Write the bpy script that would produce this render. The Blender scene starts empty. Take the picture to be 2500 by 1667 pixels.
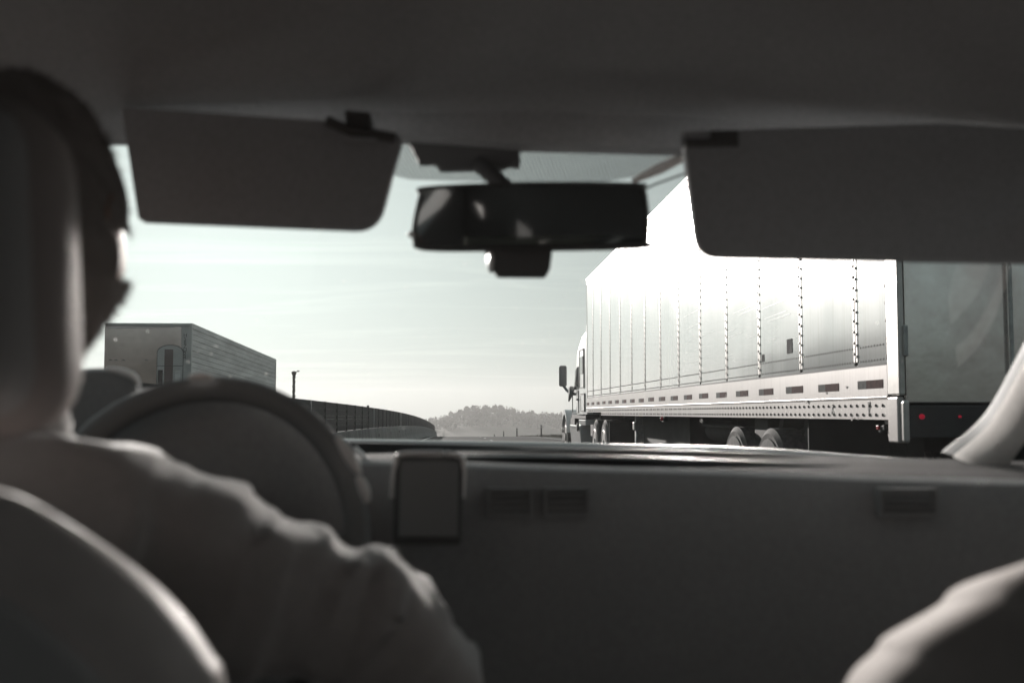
import bpy, bmesh, math, random
from mathutils import Vector, Matrix, Quaternion, noise

random.seed(7)
R = math.radians
scene = bpy.context.scene
col = scene.collection

# ------------------------------------------------------------------ camera
F_PX = 2600.0                      # focal length in pixels of the 2500 px wide photograph
EYE = Vector((0.0, 0.0, 1.15))     # middle of the rear seat
PITCH = math.atan(174.5 / F_PX)
YAW = math.atan(140.0 / F_PX * math.cos(PITCH))
cam_d = bpy.data.cameras.new('camera')
cam = bpy.data.objects.new('camera', cam_d)
col.objects.link(cam)
cam.location = EYE
cam.rotation_euler = (R(90) + PITCH, 0, -YAW)
cam_d.sensor_width = 36.0
cam_d.lens = F_PX / 2500.0 * 36.0
cam_d.clip_start = 0.02
cam_d.clip_end = 6000
cam_d.dof.use_dof = True
cam_d.dof.focus_distance = 22.0
cam_d.dof.aperture_fstop = 4.6
cam_d.dof.aperture_blades = 9
scene.camera = cam

# ------------------------------------------------------------------ sky, sun, exposure
SUN = Vector((-0.2346, 1.0, 0.184)).normalized()      # towards the sun
SUN_EL = math.asin(SUN.z)
SUN_AZ = math.atan2(SUN.x, SUN.y)                      # from +Y, clockwise
world = bpy.data.worlds.new('World')
scene.world = world
world.use_nodes = True
wn, wl = world.node_tree.nodes, world.node_tree.links
wn.clear()
w_out = wn.new('ShaderNodeOutputWorld')
w_bg = wn.new('ShaderNodeBackground')
w_bg.inputs['Strength'].default_value = 0.15
sky = wn.new('ShaderNodeTexSky')
sky.sky_type = 'NISHITA'
sky.sun_disc = False
sky.sun_elevation = SUN_EL
sky.sun_rotation = SUN_AZ
sky.air_density = 1.0
sky.dust_density = 4.0
sky.ozone_density = 2.0
hsv = wn.new('ShaderNodeHueSaturation')
hsv.inputs['Saturation'].default_value = 0.30
gam = wn.new('ShaderNodeGamma'); gam.inputs[1].default_value = 0.38       # thin high overcast evens the sky out
wl.new(sky.outputs[0], gam.inputs[0])
tint = wn.new('ShaderNodeMix'); tint.data_type = 'RGBA'; tint.blend_type = 'MULTIPLY'; tint.inputs[0].default_value = 1.0
tint.inputs[7].default_value = (1.41, 1.63, 1.65, 1)
wl.new(hsv.outputs[0], tint.inputs[6])
wl.new(gam.outputs[0], hsv.inputs['Color'])
# thin cirrus: noise over the sky dome, projected on a flat layer high above
tc = wn.new('ShaderNodeTexCoord')
sep = wn.new('ShaderNodeSeparateXYZ'); wl.new(tc.outputs['Generated'], sep.inputs[0])
mz = wn.new('ShaderNodeMath'); mz.operation = 'MAXIMUM'; mz.inputs[1].default_value = 0.02
wl.new(sep.outputs['Z'], mz.inputs[0])
az = wn.new('ShaderNodeMath'); az.operation = 'ADD'; az.inputs[1].default_value = 0.05
wl.new(mz.outputs[0], az.inputs[0])
dx = wn.new('ShaderNodeMath'); dx.operation = 'DIVIDE'
wl.new(sep.outputs['X'], dx.inputs[0]); wl.new(az.outputs[0], dx.inputs[1])
dy = wn.new('ShaderNodeMath'); dy.operation = 'DIVIDE'
wl.new(sep.outputs['Y'], dy.inputs[0]); wl.new(az.outputs[0], dy.inputs[1])
comb = wn.new('ShaderNodeCombineXYZ')
wl.new(dx.outputs[0], comb.inputs[0]); wl.new(dy.outputs[0], comb.inputs[1])
mp = wn.new('ShaderNodeMapping'); mp.inputs['Rotation'].default_value = (0, 0, R(20)); mp.inputs['Scale'].default_value = (0.55, 1.5, 1)
wl.new(comb.outputs[0], mp.inputs[0])
cn = wn.new('ShaderNodeTexNoise'); cn.inputs['Scale'].default_value = 0.9; cn.inputs['Detail'].default_value = 7; cn.inputs['Roughness'].default_value = 0.62
cn.inputs['Distortion'].default_value = 0.6
wl.new(mp.outputs[0], cn.inputs['Vector'])
cr = wn.new('ShaderNodeMapRange'); cr.inputs[1].default_value = 0.48; cr.inputs[2].default_value = 0.78; cr.inputs[3].default_value = 0.0; cr.inputs[4].default_value = 0.9
wl.new(cn.outputs[0], cr.inputs[0])
cmul = wn.new('ShaderNodeMix'); cmul.data_type = 'RGBA'; cmul.blend_type = 'MULTIPLY'; cmul.inputs[0].default_value = 1.0
wl.new(tint.outputs[2], cmul.inputs[6]); cmul.inputs[7].default_value = (1.25, 1.22, 1.2, 1)
cmix = wn.new('ShaderNodeMix'); cmix.data_type = 'RGBA'
wl.new(cr.outputs[0], cmix.inputs[0]); wl.new(tint.outputs[2], cmix.inputs[6]); wl.new(cmul.outputs[2], cmix.inputs[7])
wl.new(cmix.outputs[2], w_bg.inputs['Color'])
wl.new(w_bg.outputs[0], w_out.inputs['Surface'])

sun_d = bpy.data.lights.new('sun', 'SUN')
sun_d.energy = 5.0
sun_d.angle = R(0.53)
sun_d.color = (1.0, 0.92, 0.88)
sun_o = bpy.data.objects.new('sun', sun_d)
col.objects.link(sun_o)
sun_o.rotation_euler = SUN.to_track_quat('Z', 'Y').to_euler()
sun_o.location = (-20, 60, 30)

vs = scene.view_settings
vs.view_transform = 'Standard'; vs.look = 'None'; vs.exposure = -0.28; vs.gamma = 1.0; vs.use_curve_mapping = False
cy = scene.cycles
cy.use_denoising = True
cy.max_bounces = 10; cy.diffuse_bounces = 4; cy.glossy_bounces = 4; cy.transmission_bounces = 4
cy.transparent_max_bounces = 24; cy.volume_bounces = 1
cy.sample_clamp_indirect = 0.0; cy.blur_glossy = 0.0
cy.use_guiding = True; cy.use_surface_guiding = True; cy.use_volume_guiding = False; cy.guiding_training_samples = 64
cy.caustics_reflective = True; cy.caustics_refractive = False

# ------------------------------------------------------------------ pixel -> place
_Rm = cam.rotation_euler.to_matrix()
def ray(px, py):
    d = _Rm @ Vector(((px - 1250.0) / F_PX, (833.5 - py) / F_PX, -1.0))
    return d / d.y
def at(px, py, Y):
    """the place on the ray through a pixel that lies Y metres ahead along the road"""
    return EYE + ray(px, py) * Y

# ------------------------------------------------------------------ materials
def mat(name, base, rough=0.6, metal=0.0, spec=0.5, noise_scale=None, noise_amt=0.25, bump=0.0, bump_scale=None,
        coat=0.0, stretch=(1, 1, 1), rough_var=0.0, color2=None, emit=None, sheen=0.0):
    m = bpy.data.materials.new(name)
    m.use_nodes = True
    nt = m.node_tree; b = nt.nodes['Principled BSDF']
    b.inputs['Base Color'].default_value = (*base, 1)
    b.inputs['Roughness'].default_value = rough
    b.inputs['Metallic'].default_value = metal
    b.inputs['Specular IOR Level'].default_value = spec
    b.inputs['Coat Weight'].default_value = coat
    b.inputs['Coat Roughness'].default_value = 0.08
    b.inputs['Sheen Weight'].default_value = sheen
    if emit:
        b.inputs['Emission Color'].default_value = (*emit[:3], 1)
        b.inputs['Emission Strength'].default_value = emit[3]
    if noise_scale:
        t = nt.nodes.new('ShaderNodeTexCoord')
        mpn = nt.nodes.new('ShaderNodeMapping'); mpn.inputs['Scale'].default_value = stretch
        nt.links.new(t.outputs['Object'], mpn.inputs[0])
        n = nt.nodes.new('ShaderNodeTexNoise'); n.inputs['Scale'].default_value = noise_scale
        n.inputs['Detail'].default_value = 6; n.inputs['Roughness'].default_value = 0.65
        nt.links.new(mpn.outputs[0], n.inputs['Vector'])
        r = nt.nodes.new('ShaderNodeMapRange'); r.inputs[1].default_value = 0.3; r.inputs[2].default_value = 0.7
        nt.links.new(n.outputs[0], r.inputs[0])
        mx = nt.nodes.new('ShaderNodeMix'); mx.data_type = 'RGBA'
        c2 = color2 if color2 else tuple(c * (1 - noise_amt) for c in base)
        c1 = base if color2 else tuple(min(1, c * (1 + noise_amt * 0.6)) for c in base)
        mx.inputs[6].default_value = (*c1, 1); mx.inputs[7].default_value = (*c2, 1)
        nt.links.new(r.outputs[0], mx.inputs[0]); nt.links.new(mx.outputs[2], b.inputs['Base Color'])
        if rough_var:
            rr = nt.nodes.new('ShaderNodeMapRange'); rr.inputs[3].default_value = max(0.02, rough - rough_var); rr.inputs[4].default_value = min(1, rough + rough_var)
            nt.links.new(r.outputs[0], rr.inputs[0]); nt.links.new(rr.outputs[0], b.inputs['Roughness'])
    if bump:
        t2 = nt.nodes.new('ShaderNodeTexCoord')
        mp2 = nt.nodes.new('ShaderNodeMapping'); mp2.inputs['Scale'].default_value = stretch
        nt.links.new(t2.outputs['Object'], mp2.inputs[0])
        n2 = nt.nodes.new('ShaderNodeTexNoise'); n2.inputs['Scale'].default_value = bump_scale or 40
        n2.inputs['Detail'].default_value = 4
        nt.links.new(mp2.outputs[0], n2.inputs['Vector'])
        bp = nt.nodes.new('ShaderNodeBump'); bp.inputs['Strength'].default_value = bump; bp.inputs['Distance'].default_value = 0.01
        nt.links.new(n2.outputs[0], bp.inputs['Height']); nt.links.new(bp.outputs[0], b.inputs['Normal'])
    return m

M = {}
M['asphalt'] = mat('asphalt', (0.045, 0.043, 0.041), 0.9, spec=0.1, noise_scale=3, noise_amt=0.3, bump=0.4, bump_scale=90)
M['road_paint'] = mat('road_paint', (0.6, 0.58, 0.55), 0.6, noise_scale=6, noise_amt=0.4)
M['soil'] = mat('dry_grass_soil', (0.07, 0.065, 0.045), 0.95, noise_scale=1.5, noise_amt=0.5)
M['grass'] = mat('dry_grass', (0.10, 0.085, 0.055), 0.9, noise_scale=2, noise_amt=0.4)
M['concrete'] = mat('concrete', (0.20, 0.197, 0.188), 0.85, noise_scale=2.5, noise_amt=0.5, bump=0.3, bump_scale=30, stretch=(1, 1, 0.25))
M['dark_mesh'] = mat('glare_screen_slat', (0.016, 0.017, 0.016), 0.8, noise_scale=5, noise_amt=0.4)
M['galv'] = mat('galvanised_steel', (0.42, 0.42, 0.41), 0.5, 0.6, noise_scale=20, noise_amt=0.3)
M['foliage'] = mat('foliage', (0.06, 0.07, 0.04), 0.85, noise_scale=0.4, noise_amt=0.5)
M['foliage_far'] = mat('far_foliage', (0.055, 0.062, 0.042), 0.9, noise_scale=0.05, noise_amt=0.4)
M['bark'] = mat('bark', (0.07, 0.055, 0.045), 0.9, noise_scale=4, noise_amt=0.4)
M['wood_pole'] = mat('weathered_pole', (0.08, 0.07, 0.06), 0.9, noise_scale=5, noise_amt=0.4)
# trailer
def trailer_skin(name, base, rough, metal):
    m = mat(name, base, rough, metal, noise_scale=1.1, noise_amt=0.10, stretch=(1, 1, 0.5), rough_var=0.03)
    nt = m.node_tree; b = nt.nodes['Principled BSDF']
    # rain streaks and road grime, strongest in broken vertical runs
    t = nt.nodes.new('ShaderNodeTexCoord'); mpn = nt.nodes.new('ShaderNodeMapping'); mpn.inputs['Scale'].default_value = (1, 14, 0.35)
    nt.links.new(t.outputs['Object'], mpn.inputs[0])
    n = nt.nodes.new('ShaderNodeTexNoise'); n.inputs['Scale'].default_value = 2.2; n.inputs['Detail'].default_value = 8
    nt.links.new(mpn.outputs[0], n.inputs['Vector'])
    r = nt.nodes.new('ShaderNodeMapRange'); r.inputs[1].default_value = 0.5; r.inputs[2].default_value = 0.8; r.inputs[4].default_value = 0.35
    nt.links.new(n.outputs[0], r.inputs[0])
    src = b.inputs['Base Color'].links[0].from_socket
    mx = nt.nodes.new('ShaderNodeMix'); mx.data_type = 'RGBA'; mx.inputs[7].default_value = (base[0] * .45, base[1] * .42, base[2] * .40, 1)
    nt.links.new(r.outputs[0], mx.inputs[0]); nt.links.new(src, mx.inputs[6]); nt.links.new(mx.outputs[2], b.inputs['Base Color'])
    # slightly wavy sheet metal
    n2 = nt.nodes.new('ShaderNodeTexNoise'); n2.inputs['Scale'].default_value = 1.6; n2.inputs['Detail'].default_value = 1
    nt.links.new(t.outputs['Object'], n2.inputs['Vector'])
    bp = nt.nodes.new('ShaderNodeBump'); bp.inputs['Strength'].default_value = 0.12; bp.inputs['Distance'].default_value = 0.02
    nt.links.new(n2.outputs[0], bp.inputs['Height']); nt.links.new(bp.outputs[0], b.inputs['Normal'])
    return m
M['trailer_panel'] = trailer_skin('white_trailer_panel', (0.84, 0.82, 0.81), 0.145, 0.6)
M['trailer_rail'] = trailer_skin('aluminium_rail', (0.56, 0.52, 0.505), 0.36, 0.35)
M['alu'] = mat('aluminium_trim', (0.54, 0.52, 0.50), 0.35, 0.7, noise_scale=8, noise_amt=0.2)
M['bolt'] = mat('dark_bolt', (0.10, 0.09, 0.085), 0.5, 0.5)
M['seam'] = mat('dark_seam', (0.05, 0.05, 0.05), 0.7)
M['tape_red'] = mat('red_reflective_tape', (0.12, 0.062, 0.058), 0.85, spec=0.1, noise_scale=30, noise_amt=0.4)
M['tape_silver'] = mat('silver_reflective_tape', (0.20, 0.195, 0.19), 0.85, spec=0.1, noise_scale=30, noise_amt=0.3)
M['sticker'] = mat('grey_sticker', (0.16, 0.15, 0.15), 0.9, spec=0.1)
M['black_paint'] = mat('black_marking', (0.03, 0.03, 0.03), 0.6)
M['chassis'] = mat('black_chassis', (0.03, 0.03, 0.03), 0.7, noise_scale=3, noise_amt=0.4)
M['tyre'] = mat('tyre_rubber', (0.05, 0.047, 0.045), 0.8, noise_scale=14, noise_amt=0.4, color2=(0.13, 0.12, 0.115))
M['rim'] = mat('dusty_steel_rim', (0.42, 0.39, 0.37), 0.5, 0.4, noise_scale=4, noise_amt=0.35)
M['cab_white'] = mat('white_cab_paint', (0.72, 0.71, 0.70), 0.3, 0.0, coat=0.6, noise_scale=1.5, noise_amt=0.15)
M['dark_glass'] = mat('dark_window_glass', (0.02, 0.02, 0.022), 0.08, 0.0, spec=0.6)
M['red_lens'] = mat('red_lens', (0.45, 0.02, 0.03), 0.25, spec=0.6, coat=0.5)
M['red_lit'] = mat('lit_red_marker', (0.4, 0.01, 0.02), 0.3, emit=(0.9, 0.02, 0.08, 0.22))
M['door_gloss'] = mat('polished_rear_door', (0.98, 0.84, 0.80), 0.16, 0.75, noise_scale=1.2, noise_amt=0.3, bump=0.35, bump_scale=2.0, rough_var=0.06)
M['left_face'] = mat('polished_brown_face', (0.72, 0.63, 0.60), 0.10, 0.9, noise_scale=0.8, noise_amt=0.25, bump=0.05, bump_scale=1.2)
M['left_slat'] = mat('weathered_grey_slat', (0.68, 0.68, 0.66), 0.55, 0.3, noise_scale=1.2, noise_amt=0.35, stretch=(1, .3, 3))
M['left_panel'] = mat('grey_painted_panel', (0.5, 0.5, 0.48), 0.4, 0.1, noise_scale=2, noise_amt=0.2)
M['left_stripe'] = mat('reflected_brown_stripe', (0.10, 0.07, 0.065), 0.5)  # stripe colour of the cab reflection painted on the end wall
# car
M['black_plastic'] = mat('black_plastic', (0.19, 0.19, 0.19), 0.6, spec=0.3, noise_scale=60, noise_amt=0.15)
M['dash'] = mat('dash_vinyl', (0.035, 0.033, 0.032), 0.38, spec=0.5, noise_scale=120, noise_amt=0.2)
M['dash_face'] = mat('dash_face_plastic', (0.32, 0.32, 0.32), 0.8, spec=0.2, noise_scale=120, noise_amt=0.1)
M['headliner'] = mat('headliner_cloth', (0.44, 0.445, 0.45), 0.95, noise_scale=150, noise_amt=0.15)
M['visor'] = mat('visor_cloth', (0.47, 0.485, 0.50), 0.9, noise_scale=150, noise_amt=0.12)
M['trim_light'] = mat('light_pillar_trim', (0.80, 0.75, 0.72), 0.85, spec=0.15, noise_scale=80, noise_amt=0.08)
M['seat_leather'] = mat('light_seat_leather', (0.74, 0.68, 0.655), 0.5, noise_scale=40, noise_amt=0.08, spec=0.55)
M['seat_leather_matt'] = mat('dimmed_seat_leather', (0.52, 0.475, 0.455), 0.75, noise_scale=40, noise_amt=0.12, spec=0.15)  # darker copy of the leather, tones down sunlight on the passenger seat
M['seat_back'] = mat('dark_seat_back', (0.60, 0.595, 0.59), 0.9)
M['satin'] = mat('satin_trim', (0.92, 0.88, 0.86), 0.3, 0.1, spec=0.8)
M['overhead_plastic'] = mat('overhead_plastic', (0.14, 0.138, 0.137), 0.7, spec=0.25)
M['headrest_side'] = mat('headrest_leather', (0.42, 0.375, 0.36), 0.6, spec=0.3)
M['headrest_back'] = mat('headrest_cloth', (0.46, 0.455, 0.455), 0.9)
M['dash_matte'] = mat('dash_top_vinyl', (0.03, 0.029, 0.028), 0.85, spec=0.08, noise_scale=120, noise_amt=0.2)
M['car_paint'] = mat('grey_car_paint', (0.34, 0.32, 0.31), 0.3, coat=0.6)
M['rivet'] = mat('grey_rivet', (0.34, 0.325, 0.315), 0.45, 0.5)
M['chrome'] = mat('chrome', (0.8, 0.78, 0.76), 0.12, 1.0)
M['mirror'] = mat('mirror_glass', (0.75, 0.73, 0.71), 0.04, 1.0)
M['hood_cover'] = mat('instrument_hood_vinyl', (0.36, 0.36, 0.36), 0.75, spec=0.2, noise_scale=120, noise_amt=0.1)
M['screen'] = mat('dark_screen', (0.26, 0.26, 0.26), 0.6, spec=0.2)
M['wheel_leather'] = mat('wheel_leather', (0.24, 0.24, 0.24), 0.75, spec=0.15)
M['carpet'] = mat('carpet', (0.03, 0.03, 0.03), 0.95)
M['shirt'] = mat('shirt_cloth', (0.42, 0.395, 0.385), 0.8, noise_scale=200, noise_amt=0.1, sheen=0.8)
M['skin'] = mat('skin', (0.42, 0.26, 0.20), 0.5, spec=0.4)
M['skin'].node_tree.nodes['Principled BSDF'].inputs['Subsurface Weight'].default_value = 0.15
M['hair'] = mat('dark_hair', (0.30, 0.27, 0.255), 0.7)
M['eye'] = mat('eye_white', (0.7, 0.68, 0.66), 0.3)

# windshield: clear glass with a thin film of dust
def glass_mat(name, dust, tint=(0.93, 0.955, 0.945)):
    m = bpy.data.materials.new(name); m.use_nodes = True
    nt = m.node_tree; nt.nodes.clear()
    o = nt.nodes.new('ShaderNodeOutputMaterial')
    tr = nt.nodes.new('ShaderNodeBsdfTransparent'); tr.inputs[0].default_value = (*tint, 1)
    gl = nt.nodes.new('ShaderNodeBsdfGlossy'); gl.inputs['Roughness'].default_value = 0.02
    mx = nt.nodes.new('ShaderNodeMixShader'); mx.inputs[0].default_value = 0.06
    nt.links.new(tr.outputs[0], mx.inputs[1]); nt.links.new(gl.outputs[0], mx.inputs[2])
    tl = nt.nodes.new('ShaderNodeBsdfTranslucent'); tl.inputs[0].default_value = (0.8, 0.78, 0.75, 1)
    t = nt.nodes.new('ShaderNodeTexCoord')
    n = nt.nodes.new('ShaderNodeTexNoise'); n.inputs['Scale'].default_value = 5; n.inputs['Detail'].default_value = 8
    nt.links.new(t.outputs['Object'], n.inputs['Vector'])
    r = nt.nodes.new('ShaderNodeMapRange'); r.inputs[1].default_value = 0.35; r.inputs[2].default_value = 0.75
    r.inputs[3].default_value = dust * 0.4; r.inputs[4].default_value = dust * 1.6
    nt.links.new(n.outputs[0], r.inputs[0])
    m2 = nt.nodes.new('ShaderNodeMixShader'); nt.links.new(r.outputs[0], m2.inputs[0])
    nt.links.new(mx.outputs[0], m2.inputs[1]); nt.links.new(tl.outputs[0], m2.inputs[2])
    nt.links.new(m2.outputs[0], o.inputs['Surface'])
    return m
M['windshield'] = glass_mat('windshield_glass', 0.005)
M['side_glass'] = glass_mat('side_window_glass', 0.005)
M['tint_glass'] = glass_mat('rear_dimmed_glass', 0.0, (0.22, 0.23, 0.23))  # unseen rear glass, darkened to cut fill light in the cabin
def frit_mat():
    m = bpy.data.materials.new('frit_dots'); m.use_nodes = True
    nt = m.node_tree; nt.nodes.clear()
    o = nt.nodes.new('ShaderNodeOutputMaterial')
    uv = nt.nodes.new('ShaderNodeUVMap')
    mp_ = nt.nodes.new('ShaderNodeMapping'); mp_.inputs['Scale'].default_value = (260, 260, 1); mp_.inputs['Rotation'].default_value = (0, 0, R(45))
    nt.links.new(uv.outputs[0], mp_.inputs[0])
    v = nt.nodes.new('ShaderNodeTexVoronoi'); v.inputs['Scale'].default_value = 1.0; v.inputs['Randomness'].default_value = 0.0
    nt.links.new(mp_.outputs[0], v.inputs['Vector'])
    th = nt.nodes.new('ShaderNodeMath'); th.operation = 'LESS_THAN'; th.inputs[1].default_value = 0.42
    nt.links.new(v.outputs['Distance'], th.inputs[0])
    tr = nt.nodes.new('ShaderNodeBsdfTransparent')
    df = nt.nodes.new('ShaderNodeBsdfDiffuse'); df.inputs[0].default_value = (0.16, 0.15, 0.148, 1)
    mx = nt.nodes.new('ShaderNodeMixShader'); nt.links.new(th.outputs[0], mx.inputs[0])
    nt.links.new(tr.outputs[0], mx.inputs[1]); nt.links.new(df.outputs[0], mx.inputs[2])
    nt.links.new(mx.outputs[0], o.inputs['Surface'])
    return m
M['frit'] = frit_mat()

# ------------------------------------------------------------------ mesh helpers
class MB:
    def __init__(s): s.v = []; s.f = []; s.mi = []
    def add(s, vs, fs, mi=0):
        k = len(s.v); s.v += [tuple(v) for v in vs]
        for f in fs: s.f.append(tuple(i + k for i in f)); s.mi.append(mi)
        return s
    def box(s, lo, hi, mi=0, rot=None):
        x0, y0, z0 = lo; x1, y1, z1 = hi
        vs = [Vector(p) for p in ((x0, y0, z0), (x1, y0, z0), (x1, y1, z0), (x0, y1, z0), (x0, y0, z1), (x1, y0, z1), (x1, y1, z1), (x0, y1, z1))]
        if rot:
            c = sum(vs, Vector()) / 8
            vs = [c + rot @ (v - c) for v in vs]
        return s.add(vs, [(0, 3, 2, 1), (4, 5, 6, 7), (0, 1, 5, 4), (1, 2, 6, 5), (2, 3, 7, 6), (3, 0, 4, 7)], mi)
    def hexa(s, p, mi=0):           # 8 corners: bottom ring then top ring
        return s.add(p, [(0, 3, 2, 1), (4, 5, 6, 7), (0, 1, 5, 4), (1, 2, 6, 5), (2, 3, 7, 6), (3, 0, 4, 7)], mi)
    def tube(s, pts, rad, n=8, mi=0, closed=False, cap=True):
        pts = [Vector(p) for p in pts]; m = len(pts)
        if not hasattr(rad, '__len__'): rad = [rad] * m
        rings = []; up = None
        for i, p in enumerate(pts):
            a = pts[(i - 1) % m] if (closed or i > 0) else p
            b = pts[(i + 1) % m] if (closed or i < m - 1) else p
            t = (b - a).normalized()
            if up is None:
                up = Vector((0, 0, 1)) if abs(t.z) < 0.9 else Vector((1, 0, 0))
            u = (up - t * up.dot(t)).normalized(); w = t.cross(u); up = u
            rings.append([p + (u * math.cos(2 * math.pi * k / n) + w * math.sin(2 * math.pi * k / n)) * rad[i] for k in range(n)])
        vs = [v for r in rings for v in r]; fs = []
        for i in range(m if closed else m - 1):
            j = (i + 1) % m
            for k in range(n):
                l = (k + 1) % n
                fs.append((i * n + k, i * n + l, j * n + l, j * n + k))
        if cap and not closed:
            fs.append(tuple(reversed(range(n)))); fs.append(tuple((m - 1) * n + k for k in range(n)))
        return s.add(vs, fs, mi)
    def prism(s, outline, vec, mi=0):     # outline: 3D loop, extruded by vec
        n = len(outline); vec = Vector(vec)
        a = [Vector(p) for p in outline]; b = [p + vec for p in a]
        return s.add(a + b, [tuple(range(n)), tuple(reversed(range(n, 2 * n)))] + [(i, (i + n), ((i + 1) % n) + n, (i + 1) % n) for i in range(n)], mi)
    def loft(s, rings, mi=0, closed=True, cap=True):
        n = len(rings[0]); vs = [v for r in rings for v in r]; fs = []
        for i in range(len(rings) - 1):
            for k in range(n if closed else n - 1):
                l = (k + 1) % n
                fs.append((i * n + k, i * n + l, (i + 1) * n + l, (i + 1) * n + k))
        if cap and closed:
            fs.append(tuple(reversed(range(n)))); fs.append(tuple((len(rings) - 1) * n + k for k in range(n)))
        return s.add(vs, fs, mi)
    def lathe(s, prof, axis='X', n=28, mi=0, c=(0, 0, 0)):   # prof: (axial, radius)
        rings = []
        for a, r in prof:
            ring = []
            for k in range(n):
                t = 2 * math.pi * k / n
                p = (a, r * math.cos(t), r * math.sin(t)) if axis == 'X' else ((r * math.cos(t), r * math.sin(t), a) if axis == 'Z' else (r * math.cos(t), a, r * math.sin(t)))
                ring.append(Vector(c) + Vector(p))
            rings.append(ring)
        return s.loft(rings, mi)
    def build(s, name, mats, parent=None, smooth=None, bevel=None, subsurf=0, **props):
        me = bpy.data.meshes.new(name)
        me.from_pydata(s.v, [], s.f)
        if not isinstance(mats, (list, tuple)): mats = [mats]
        for m in mats: me.materials.append(m)
        if len(mats) > 1: me.polygons.foreach_set('material_index', s.mi)
        bm = bmesh.new(); bm.from_mesh(me); bmesh.ops.recalc_face_normals(bm, faces=bm.faces); bm.to_mesh(me); bm.free()
        me.update()
        return link(name, me, parent, smooth, bevel, subsurf, **props)

def link(name, me, parent=None, smooth=None, bevel=None, subsurf=0, **props):
    o = bpy.data.objects.new(name, me); col.objects.link(o)
    if parent:
        o.parent = parent
        o.matrix_parent_inverse = world_of(parent).inverted()
    if smooth is not None:
        me.polygons.foreach_set('use_smooth', [True] * len(me.polygons))
        if smooth < 179: me.set_sharp_from_angle(angle=R(smooth))
    if bevel:
        b = o.modifiers.new('bevel', 'BEVEL'); b.width = bevel; b.segments = 3; b.limit_method = 'ANGLE'; b.angle_limit = R(35); b.harden_normals = False
    if subsurf:
        b = o.modifiers.new('subsurf', 'SUBSURF'); b.levels = subsurf; b.render_levels = subsurf
    for k, v in props.items(): o[k] = v
    return o
def world_of(o):
    m = o.matrix_basis.copy()
    while o.parent:
        m = o.parent.matrix_basis @ o.matrix_parent_inverse @ m
        o = o.parent
    return m
def thing(name, loc, label, cat, group=None):
    o = bpy.data.objects.new(name, None); col.objects.link(o); o.location = loc
    o.empty_display_size = 0.2
    o['label'] = label; o['category'] = cat
    if group: o['group'] = group
    return o
def tag(o, label, cat, group=None):
    o['label'] = label; o['category'] = cat
    if group: o['group'] = group
    return o
def inst(src, name, parent, loc):
    """another piece sharing the mesh of src (pieces built around their own origin)"""
    o = bpy.data.objects.new(name, src.data); col.objects.link(o)
    o.location = loc
    o.parent = parent
    o.matrix_parent_inverse = world_of(parent).inverted()
    for m in src.modifiers:
        if m.type == 'BEVEL':
            b = o.modifiers.new('bevel', 'BEVEL'); b.width = m.width; b.segments = m.segments; b.limit_method = 'ANGLE'; b.angle_limit = m.angle_limit
    return o
def catmull(pts, n=6, closed=False):
    pts = [Vector(p) for p in pts]; m = len(pts); out = []
    for i in range(m if closed else m - 1):
        p0 = pts[(i - 1) % m] if (closed or i > 0) else pts[0] * 2 - pts[1]
        p1 = pts[i]; p2 = pts[(i + 1) % m]
        p3 = pts[(i + 2) % m] if (closed or i < m - 2) else pts[-1] * 2 - pts[-2]
        for k in range(n):
            t = k / n
            out.append(0.5 * ((2 * p1) + (p2 - p0) * t + (2 * p0 - 5 * p1 + 4 * p2 - p3) * t * t + (3 * p1 - p0 - 3 * p2 + p3) * t ** 3))
    if not closed: out.append(pts[-1])
    return out
def lerp_table(tab, x):
    if x <= tab[0][0]: return tab[0][1]
    for (a, b), (c, d) in zip(tab, tab[1:]):
        if x <= c: return b + (d - b) * (x - a) / (c - a)
    return tab[-1][1]

# ------------------------------------------------------------------ terrain and road
K_CREST = 1.15e-4
def prof(y):
    """height of the road: level at the car, over a crest ahead"""
    if y < 5: return 0.0
    if y < 260: return -K_CREST * (y - 5) ** 2
    z0 = -K_CREST * 255 ** 2; g = -2 * K_CREST * 255
    t = min(y, 500) - 260
    return z0 + g * t + (-g / 480.0) * t * t
HILL = [(900, 1040), (1000, 1044), (1040, 1043), (1070, 1038), (1100, 1027), (1130, 1016), (1160, 1010), (1190, 1008), (1220, 1010), (1250, 1014), (1270, 1021),
        (1300, 1024), (1340, 1026), (1400, 1024), (1500, 1020), (1800, 1010), (2300, 1004), (2900, 1000)]
HILL_Y = 700.0
def hill_top(x):
    px = 1110 + x / HILL_Y * F_PX
    return EYE.z + (1008 - lerp_table(HILL, px)) / F_PX * HILL_Y
def ground(x, y):
    z = prof(y) - 0.06
    if y > 0 and x < -5.2:                       # opposite carriageway, falling away on its own grade
        w = min(1, (-5.2 - x) / 1.5)
        z = z * (1 - w) + w * opp(y) - 0.02 * w
    if y > 480:
        t = max(0, min(1, (y - 480) / (HILL_Y - 480)))
        s = t * t * (3 - 2 * t)
        top = hill_top(x)
        z = z + (top - z) * s
        if y > HILL_Y: z = top - (y - HILL_Y) * 0.02
    if y < -60:                                  # wooded rise behind the car
        t = min(1, (-60 - y) / 300.0); s = t * t * (3 - 2 * t)
        z += s * (25 - 0.03 * max(-400, min(400, x)) + 1.5 * math.sin(x * 0.05) + 1.0 * math.sin(x * 0.13 + 1))
    return z
def opp(y):
    if y < 33: return 0.0 if y < 20 else -0.001 * (y - 20) ** 2 / 1.0 * 0.2
    return -0.0338 - 0.0185 * (y - 33) - max(0, y - 60) * 0.004
def grid(xs, ys, zf):
    mb = MB(); n = len(xs)
    vs = [(x, y, zf(x, y)) for y in ys for x in xs]
    fs = [(j * n + i, j * n + i + 1, (j + 1) * n + i + 1, (j + 1) * n + i) for j in range(len(ys) - 1) for i in range(n - 1)]
    return mb.add(vs, fs)
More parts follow.
